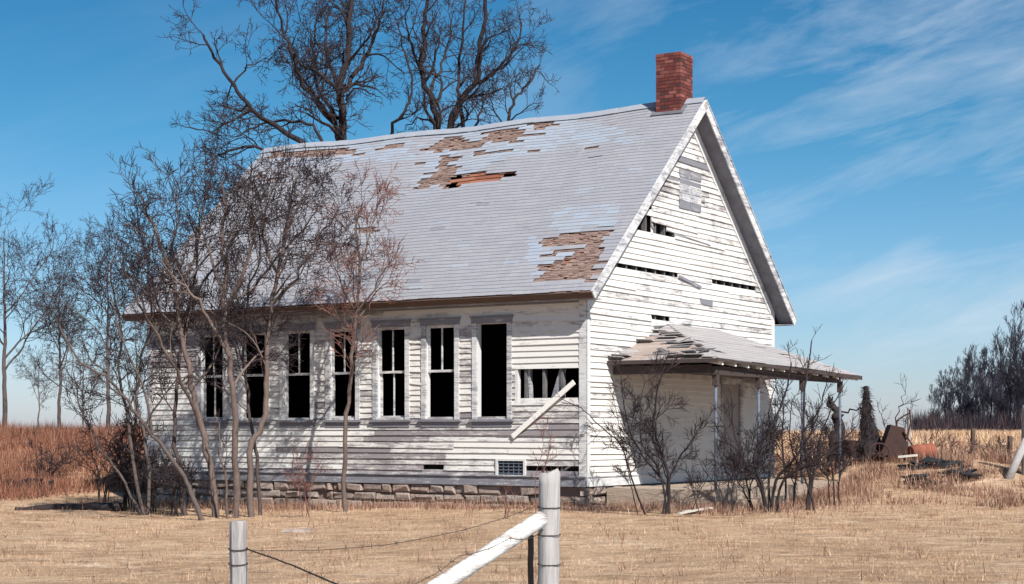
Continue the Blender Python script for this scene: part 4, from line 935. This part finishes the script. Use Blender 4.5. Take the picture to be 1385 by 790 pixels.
for y, l_ in ((686, 'rusty wire loop near the top of the thick grey fence post'), (723, 'rusty wire loop around the thick post beside the end of the white pole'), (763, 'lowest rusty wire loop around the thick grey fence post')):
    s = MB(); ring(s, Vector((tB.x, tB.y, zz(y, ZP))), .082); tag(s.build('wire_loop', M['wire']), l_, 'wire', 'wire loops round the fence posts')
for y, l_ in ((742, 'upper rusty wire loop around the short pale fence post'), (762, 'lower rusty wire loop around the short pale fence post')):
    s = MB(); ring(s, Vector((tA.x, tA.y, zz(y, 9.6))), .054, tilt=.008); tag(s.build('wire_loop', M['wire']), l_, 'wire', 'wire loops round the fence posts')
wire('barbed_wire', [(tB.x-.08, tB.y, zz(684, ZP)), (tA.x+.05, tA.y, zz(744, 9.6))], 'top barbed wire strung between the two foreground posts', .10, .0022, seed=1)
wire('barbed_wire', [(tA.x+.04, tA.y, zz(742, 9.6)), at(395, 764, 8.9), at(455, 790, 8.0), at(560, 850, 6.6)], 'loose barbed wire hanging right and down from the short pale post', .0, .005, seed=2)
wire('barbed_wire', [(tB.x+.08, tB.y, zz(688, ZP)), at(1000, 696, 14.5), at(1370, 640, 26), (tD.x, tD.y, zz(630, 33))], 'top barbed wire running right from the thick post towards the corner post', .03, .0013, False, seed=3)
wire('barbed_wire', [(tB.x-.08, tB.y-.02, zz(723, ZP)), at(690, 728, 11.4), at(620, 752, 10.9), at(560, 790, 10)], 'barbed wire drooping along the white leaning pole', .02, .003, seed=4)

# ------------------------------------------------------------------ junk and posts right of the porch
def gp(px, Z, dz=0): return G(px, Z, dz)
# vine wrapped dead post
b = gp(1176, 40.5); rg = random.Random(5); s = MB(); tp = at(1171, 522, 40.5)
k = 12; s.tube([b.lerp(tp, i/(k-1))+Vector((rg.gauss(0, .03), rg.gauss(0, .03), 0)) for i in range(k)], [(.27*(1-i/(k-1))**1.1+.035) for i in range(k)], 12, (.3, .3, .3), rough=.22)
o = empty('vine_stump', b, label='tall tapering dead trunk wrapped in dark vines at the right end of the porch', cat='stump')
o1 = s.build('trunk', M['barkdark'], o); o1.data.transform(Matrix.Translation(-b))
s = MB()
for i in range(900):
    t_ = rg.random()**1.3; q = b.lerp(tp, t_)-b; rr = .28*(1-t_)**1.1+.04; a = rg.uniform(0, 6.28)
    q += Vector((math.cos(a), math.sin(a), 0))*rr; d = Vector((rg.gauss(0, 1)*.6+math.cos(a)*.6, rg.gauss(0, .6)+math.sin(a)*.6, -.6+rg.gauss(0, .6))).normalized()*rg.uniform(.05, .16)
    s.tube([q, q+d], [.007, .003], 3, (rg.random(),)*3, cap=False)
s.build('vine', M['twig'], o)
# gnarled stump left of it
b = gp(1127, 42); 
make_tree('gnarled_stump', b, [([b, at(1131, 600, 42), at(1134, 572, 42), at(1131, 556, 42), at(1120, 545, 42)], .20, .3), ([at(1134, 565, 42), at(1145, 555, 42), at(1168, 552, 41.5)], .035, .2), ([at(1133, 560, 42), at(1128, 548, 42), at(1121, 536, 42)], .07, .2)], (M['barkdark'], M['twig']), 91, 'gnarled broken stump behind the last porch post', 'stump', jit=.03, wob=.3, seg=.15, maxlev=2, minr=.01, start=.6)
# rusty farm machine: hopper, frame, wheels, levers
b = gp(1212, 40); o = empty('farm_machine', b, label='rusty tipped farm machine with a dark hopper and bent levers in the tall grass', cat='machine')
s = MB(); s.hexa([(-.42, -.3, .15), (.25, -.35, .05), (.28, .3, .05), (-.40, .3, .15), (-.18, -.28, .85), (.12, -.30, .78), (.14, .25, .78), (-.16, .25, .85)], (.3, .3, .3)); s.build('hopper', M['rust'], o)
s = MB(); s.bar((-.55, -.36, .12), (.55, -.42, .10), .05, .05); s.bar((-.55, .34, .12), (.5, .34, .10), .05, .05); s.bar((-.5, -.4, .12), (-.5, .36, .12), .05, .05); s.bar((.42, -.44, .10), (.42, .36, .10), .05, .05); s.build('machine_frame', M['rust'], o)
def wheel(parent, c, r):
    s = MB(); s.tube([(c[0]+math.cos(2*math.pi*i/20)*r, c[1], c[2]+math.sin(2*math.pi*i/20)*r) for i in range(21)], [.022]*21, 6, cap=False); w = s.build('wheel', M['rust'], parent)
    s = MB()
    for i in range(8): s.tube([c, (c[0]+math.cos(i*math.pi/4)*r, c[1], c[2]+math.sin(i*math.pi/4)*r)], [.012, .010], 4, cap=False)
    s.build('spoke', M['rust'], w)
wheel(o, (-.5, -.48, .18), .24); wheel(o, (.38, -.50, .14), .2)
for q in ([(-.05, -.2, .7), (-.02, -.2, .95), (.12, -.2, 1.05), (.22, -.2, 1.10)], [(.2, -.2, .5), (.3, -.2, .9), (.27, -.2, 1.2)], [(.1, -.34, .7), (.3, -.4, .35), (.45, -.42, .15)]):
    s = MB(); s.tube(q, [.02]*len(q), 6); s.build('lever', M['rust'], o)
b = gp(1228, 38.4); s = MB(); s.bar((-.22, 0, .32), (.20, -.1, .36), .08, .05, c=(.3, .1, .2)); s.bar((-.1, -.02, -.05), (-.1, -.02, .31), .04, .04, c=(.3, .3, .2)); o = s.build('short_rail', M['pale']); o.location = b; tag(o, 'short pale rail on a peg in front of the rusty farm machine', 'rail')
# second heap of old iron further left
b = gp(1150, 41.5); o = empty('rusty_axle', b, label='dark rusty axle with two wheels lying behind the vine covered trunk', cat='machine')
s = MB(); s.tube([(-.5, -.1, .3), (.5, .1, .28)], [.05, .05], 8); s.box((-.25, -.15, .2), (.3, .2, .62), jit=.06); s.build('axle', M['rust'], o); wheel(o, (-.5, -.15, .30), .30); wheel(o, (.5, -.05, .28), .30)
# orange rusted barrel lying in the grass
b = gp(1247, 39.5); s = MB(); rr = [.17, .20, .20, .215, .20, .20, .215, .20, .20, .17]; xs_ = [-.31, -.30, -.12, -.10, -.08, .08, .10, .12, .30, .31]
s.tube([(x*.9, x*.25, .20+x*.10) for x in xs_], rr, 16, (.5, .5, .5)); o = s.build('rusty_barrel', M['rustorange'], None, True); o.location = b; tag(o, 'orange rusted barrel lying in the grass right of the farm machine', 'barrel')
# charred heaps
for i, (px, Z, w_, lab) in enumerate(((1262, 38.6, .62, 'long black charred log heap on the grass mound'), (1243, 37.0, .36, 'smaller black heap in front of the long charred one'), (1300, 37.4, .26, 'small black scrap heap right of the charred heaps'))):
    rg = random.Random(70+i); b = gp(px, Z); s = MB()
    for k in range(26):
        x = rg.gauss(0, w_*.42); y = rg.gauss(0, .15); z = max(.03, .20*math.exp(-(x/w_)**2)*rg.random()); d = Vector((rg.gauss(0, 1), rg.gauss(0, .5), rg.gauss(0, .16))).normalized()*rg.uniform(.10, .32)
        s.tube([Vector((x, y, z))-d, Vector((x, y, z)), Vector((x, y, z))+d], [.025, .045, .02], 6, rgb(), rough=.3)
    for k in range(30):
        x = rg.gauss(0, w_*.5); s.box((x-.06, rg.uniform(-.2, .1), -.05), (x+.06, rg.uniform(.1, .25), rg.uniform(.02, .07)), rgb(), jit=.04)
    o = s.build('charred_heap', M['black']); o.location = b; tag(o, lab, 'debris heap', 'charred heaps on the mound')
# field posts
gd = 'posts standing in the field at the right'
post('field_post', 1229.5, 44, 552, .045, M['postwood'], 'pale thin twin post standing above the farm machine', group=gd, seed=11); post('field_post', 1316, 50, 580, .07, M['darkpost'], 'short dark post in the pale field below the copse', group=gd, seed=13)
post('field_post', 1366, 46, 590, .07, M['darkpost'], 'dark post in the field just left of the corner post', group=gd, seed=14)
# thin bare sapling over the machine
b = gp(1218, 43); make_tree('sapling', b, [([b, at(1212, 575, 43), at(1218, 545, 43), at(1226, 520, 43)], .02, .5), ([b, at(1228, 570, 43), at(1238, 540, 43)], .015, .4), ([b, at(1196, 575, 43), at(1188, 552, 43)], .015, .4)], (M['twig'], M['twig']), 95, 'thin leafless sapling behind the rusty farm machine', 'sapling', wob=.2, seg=.2, maxlev=2, minr=.006, dens=1.0)
# planks and sticks on the ground by the porch, dark limb shape standing in for a ground shadow at the left
for i, (x0, y0, x1, y1, Z, w_, lab) in enumerate(((925, 684, 962, 690, 30.9, .09, 'weathered plank lying in the grass before the porch step'), (918, 690, 940, 686, 30.2, .05, 'short stick of wood crossing the plank before the porch'))):
    s = MB(); a = at(x0, y0, Z); b_ = at(x1, y1, Z+.5); a.z = gz(a.x, a.y)+.06; b_.z = gz(b_.x, b_.y)+.10; s.bar(a, b_, w_, .03, c=rgb()); tag(s.build('fallen_plank', M['pale']), lab, 'plank')
s = MB(); a = G(20, 36.5, .04); b_ = G(165, 36.0, .05); m_ = a.lerp(b_, .5)+Vector((0, .4, .02)); P = smooth_line([a, m_, b_], 5, random.Random(3), .03); s.tube(P, [.04+.012*i for i in range(len(P))], 7, rough=.1); tag(s.build('shadow_limb', M['barkdark'], None, True), 'long dark limb shape standing in for the thin shadow on the mown grass left of the schoolhouse', 'shadow')
s = MB(); b = G(402, 27.5, 0); s.hexa([b+Vector(q) for q in ((-.25, -.12, 0), (.22, -.16, 0), (.25, .12, 0), (-.2, .14, 0), (-.2, -.10, .05), (.2, -.12, .04), (.2, .10, .05), (-.17, .12, .04))], (.5, .9, .5)); tag(s.build('flat_stone', M['stone']), 'flat pale stone lying in the dry grass before the wall', 'stone')
b = G(45, 42.5, 0); s = MB(); rg = random.Random(2)
for k in range(14): x = rg.gauss(0, .18); s.box((x-.12, rg.uniform(-.2, 0), -.05), (x+.12, rg.uniform(.05, .25), rg.uniform(.1, .28)), rgb(), jit=.05)
o = s.build('rubble_heap', M['black']); o.location = b; tag(o, 'small dark rubble heap at the foot of the red grass bank', 'debris heap')

# ------------------------------------------------------------------ grass
def blades(name, N, region, hfun, wid, mat, lean=.8, seed=1, densf=None, patch=1.0):
    r = np.random.default_rng(seed); x0, x1, y0, y1 = region
    X = []; n = 0
    while n < N:
        k = N
        y = r.uniform(y0, y1, k); x = r.uniform(x0, x1, k)
        inside = np.abs(x) < (y*.33+3.0)
        x, y = x[inside], y[inside]
        lxx = (x-HX)*lx.x+(y-HYY)*lx.y; lyy = (x-HX)*ly.x+(y-HYY)*ly.y
        ok = ~((lxx > -L-.0) & (lxx < .05) & (lyy > -.05) & (lyy < W)) & ~((lxx > 0) & (lxx < PD) & (lyy > PB0-.1) & (lyy < PB1+.1))
        x, y = x[ok], y[ok]
        if densf is not None:
            kk = r.random(len(x)) < densf(x, y); x, y = x[kk], y[kk]
        X.append(np.stack([x, y], 1)); n += len(x)
    P = np.concatenate(X)[:N]
    xa = np.array(xs); ya = np.array(ys); Gz = np.array([v[2] for v in g_verts]).reshape(len(ys), len(xs))
    ix = np.clip(np.searchsorted(xa, P[:, 0])-1, 0, len(xa)-2); iy = np.clip(np.searchsorted(ya, P[:, 1])-1, 0, len(ya)-2)
    fx = (P[:, 0]-xa[ix])/(xa[ix+1]-xa[ix]); fy = (P[:, 1]-ya[iy])/(ya[iy+1]-ya[iy])
    z = Gz[iy, ix]*(1-fx)*(1-fy)+Gz[iy, ix+1]*fx*(1-fy)+Gz[iy+1, ix]*(1-fx)*fy+Gz[iy+1, ix+1]*fx*fy
    h = hfun(P[:, 0], P[:, 1], r); a = r.uniform(0, 2*np.pi, N); la = r.uniform(0, 2*np.pi, N)*1.0
    ln = np.abs(r.normal(0, lean, N))
    w = wid*r.uniform(.5, 1.3, N)
    V = np.zeros((N, 3, 3), np.float32)
    V[:, 0] = np.stack([P[:, 0]-np.cos(a)*w/2, P[:, 1]-np.sin(a)*w/2, z-.01], 1); V[:, 1] = np.stack([P[:, 0]+np.cos(a)*w/2, P[:, 1]+np.sin(a)*w/2, z-.01], 1)
    V[:, 2] = np.stack([P[:, 0]+np.cos(la)*h*np.sin(np.arctan(ln)), P[:, 1]+np.sin(la)*h*np.sin(np.arctan(ln)), z+h*np.cos(np.arctan(ln))], 1)
    me = bpy.data.meshes.new(name); me.vertices.add(3*N); me.vertices.foreach_set('co', V.ravel()); me.loops.add(3*N); me.loops.foreach_set('vertex_index', np.arange(3*N, dtype=np.int32))
    me.polygons.add(N); me.polygons.foreach_set('loop_start', np.arange(0, 3*N, 3, dtype=np.int32)); me.materials.append(mat); me.update(calc_edges=True)
    at_ = me.attributes.new('tone', 'FLOAT_COLOR', 'FACE'); c = np.ones((N, 4), np.float32); c[:, 0] = r.random(N); at_.data.foreach_set('color', c.ravel())
    o = bpy.data.objects.new(name, me); COL.objects.link(o)
    return o
g_verts = g.v
def wavy(x, y, s=1.0): return .5+.25*np.sin(x*1.7*s+np.sin(y*1.1*s)*1.3)+.25*np.sin(y*2.3*s+1.7*np.sin(x*.9*s))
tag(blades('dry_grass', 260000, (-17, 20, 15.5, 43), lambda x, y, r: .02+.045*r.random(len(x))*wavy(x, y)**2+(.10*(r.random(len(x)) < .006)), .007, M['grass'], 3.0, 1, lambda x, y: .12+.88*np.clip(wavy(x, y, 1.6)*1.2, 0, 1)), 'short dead straw coloured grass covering the yard', 'grass', kind='stuff')
def dl(x, y):
    e = (y-(41.2+.8*np.sin(x*.6)+.5*np.sin(x*1.7)))*1.2
    return np.clip(e, 0, 1)*(x < -3.5)*np.clip(1.4-(y-44)/26, .2, 1)
tag(blades('red_grass', 150000, (-24, -3, 39, 72), lambda x, y, r: (.22+.42*r.random(len(x)))*(.25+1.0*wavy(x, y, .8)**1.5), .018, M['redgrass'], .55, 2, dl), 'tall reddish brown grass on the bank left of the schoolhouse', 'grass', kind='stuff')
def dr(x, y):
    e = np.clip((y-(33.5+.6*np.sin(x*1.1)))*.5, 0, 1)*(x > 6.0+ (36-y)*.12)*np.clip((wavy(x, y, 1.6)-.42)*3.0, .03, 1)*np.clip(wavy(x+3, y*1.3, 2.9)*1.6, .1, 1)*np.clip(1.5-(y-38)/14, .12, 1)
    return e
tag(blades('tan_grass', 60000, (5, 20, 32, 66), lambda x, y, r: (.10+.32*r.random(len(x)))*(.3+.9*wavy(x, y, 1.3)), .018, M['tangrass'], .55, 3, dr), 'tall tan and reddish grass tufts on the mound right of the porch', 'grass', kind='stuff')
def df(x, y):      # a fringe of uncut straw at the foot of the walls
    lxx = (x-HX)*lx.x+(y-HYY)*lx.y; lyy = (x-HX)*ly.x+(y-HYY)*ly.y
    a = ((lxx < .5) & (lxx > -L-1.5) & (lyy < 0))*np.exp(-np.abs(lyy+.15)/.35)
    b = ((lxx > PD-.1) & (lyy > -.6) & (lyy < 9))*np.exp(-np.abs(lxx-PD-.2)/.5)
    c = ((lxx > 0) & (lxx < PD) & (lyy < PB0))*np.exp(-np.abs(lyy-PB0)/.5)
    return np.clip(a+b+c, 0, 1)*np.clip(wavy(x, y, 2.2)*1.3, .15, 1)
tag(blades('uncut_grass', 16000, (-13, 11, 28, 41), lambda x, y, r: .07+.20*r.random(len(x)), .012, M['tangrass'], .6, 4, df), 'uncut straw fringe along the foot of the walls and porch', 'grass', kind='stuff')
tag(blades('field_grass', 40000, (-4, 26, 44, 90), lambda x, y, r: .10+.22*r.random(len(x)), .03, M['grass'], .6, 5, lambda x, y: np.clip((x-2)/4, 0, 1)*(y > 46)), 'pale straw stubble of the field beyond the mound', 'grass', kind='stuff')
M['copsegrass'] = grass_mat('copse_brush', [(0, (.018, .016, .026)), (.5, (.045, .035, .045)), (.85, (.08, .055, .055)), (1, (.12, .08, .07))])
tag(blades('undergrowth', 26000, (22, 46, 92, 128), lambda x, y, r: .3+1.5*r.random(len(x))**1.8, .05, M['copsegrass'], .5, 6, lambda x, y: (x/y > .235)*1.0), 'dark brush filling the foot of the copse beyond the field', 'undergrowth', kind='stuff')
tag(blades('tufts', 9000, (-14, 16, 16, 40), lambda x, y, r: .06+.14*r.random(len(x)), .010, M['tangrass'], .9, 7, lambda x, y: np.clip((wavy(x, y, 3.1)-.72)*4, 0, 1)), 'scattered longer tufts of dead grass in the yard', 'grass', kind='stuff')
print('faces', sum(len(o.data.polygons) for o in COL.objects if o.type == 'MESH'), 'objects', len(COL.objects))
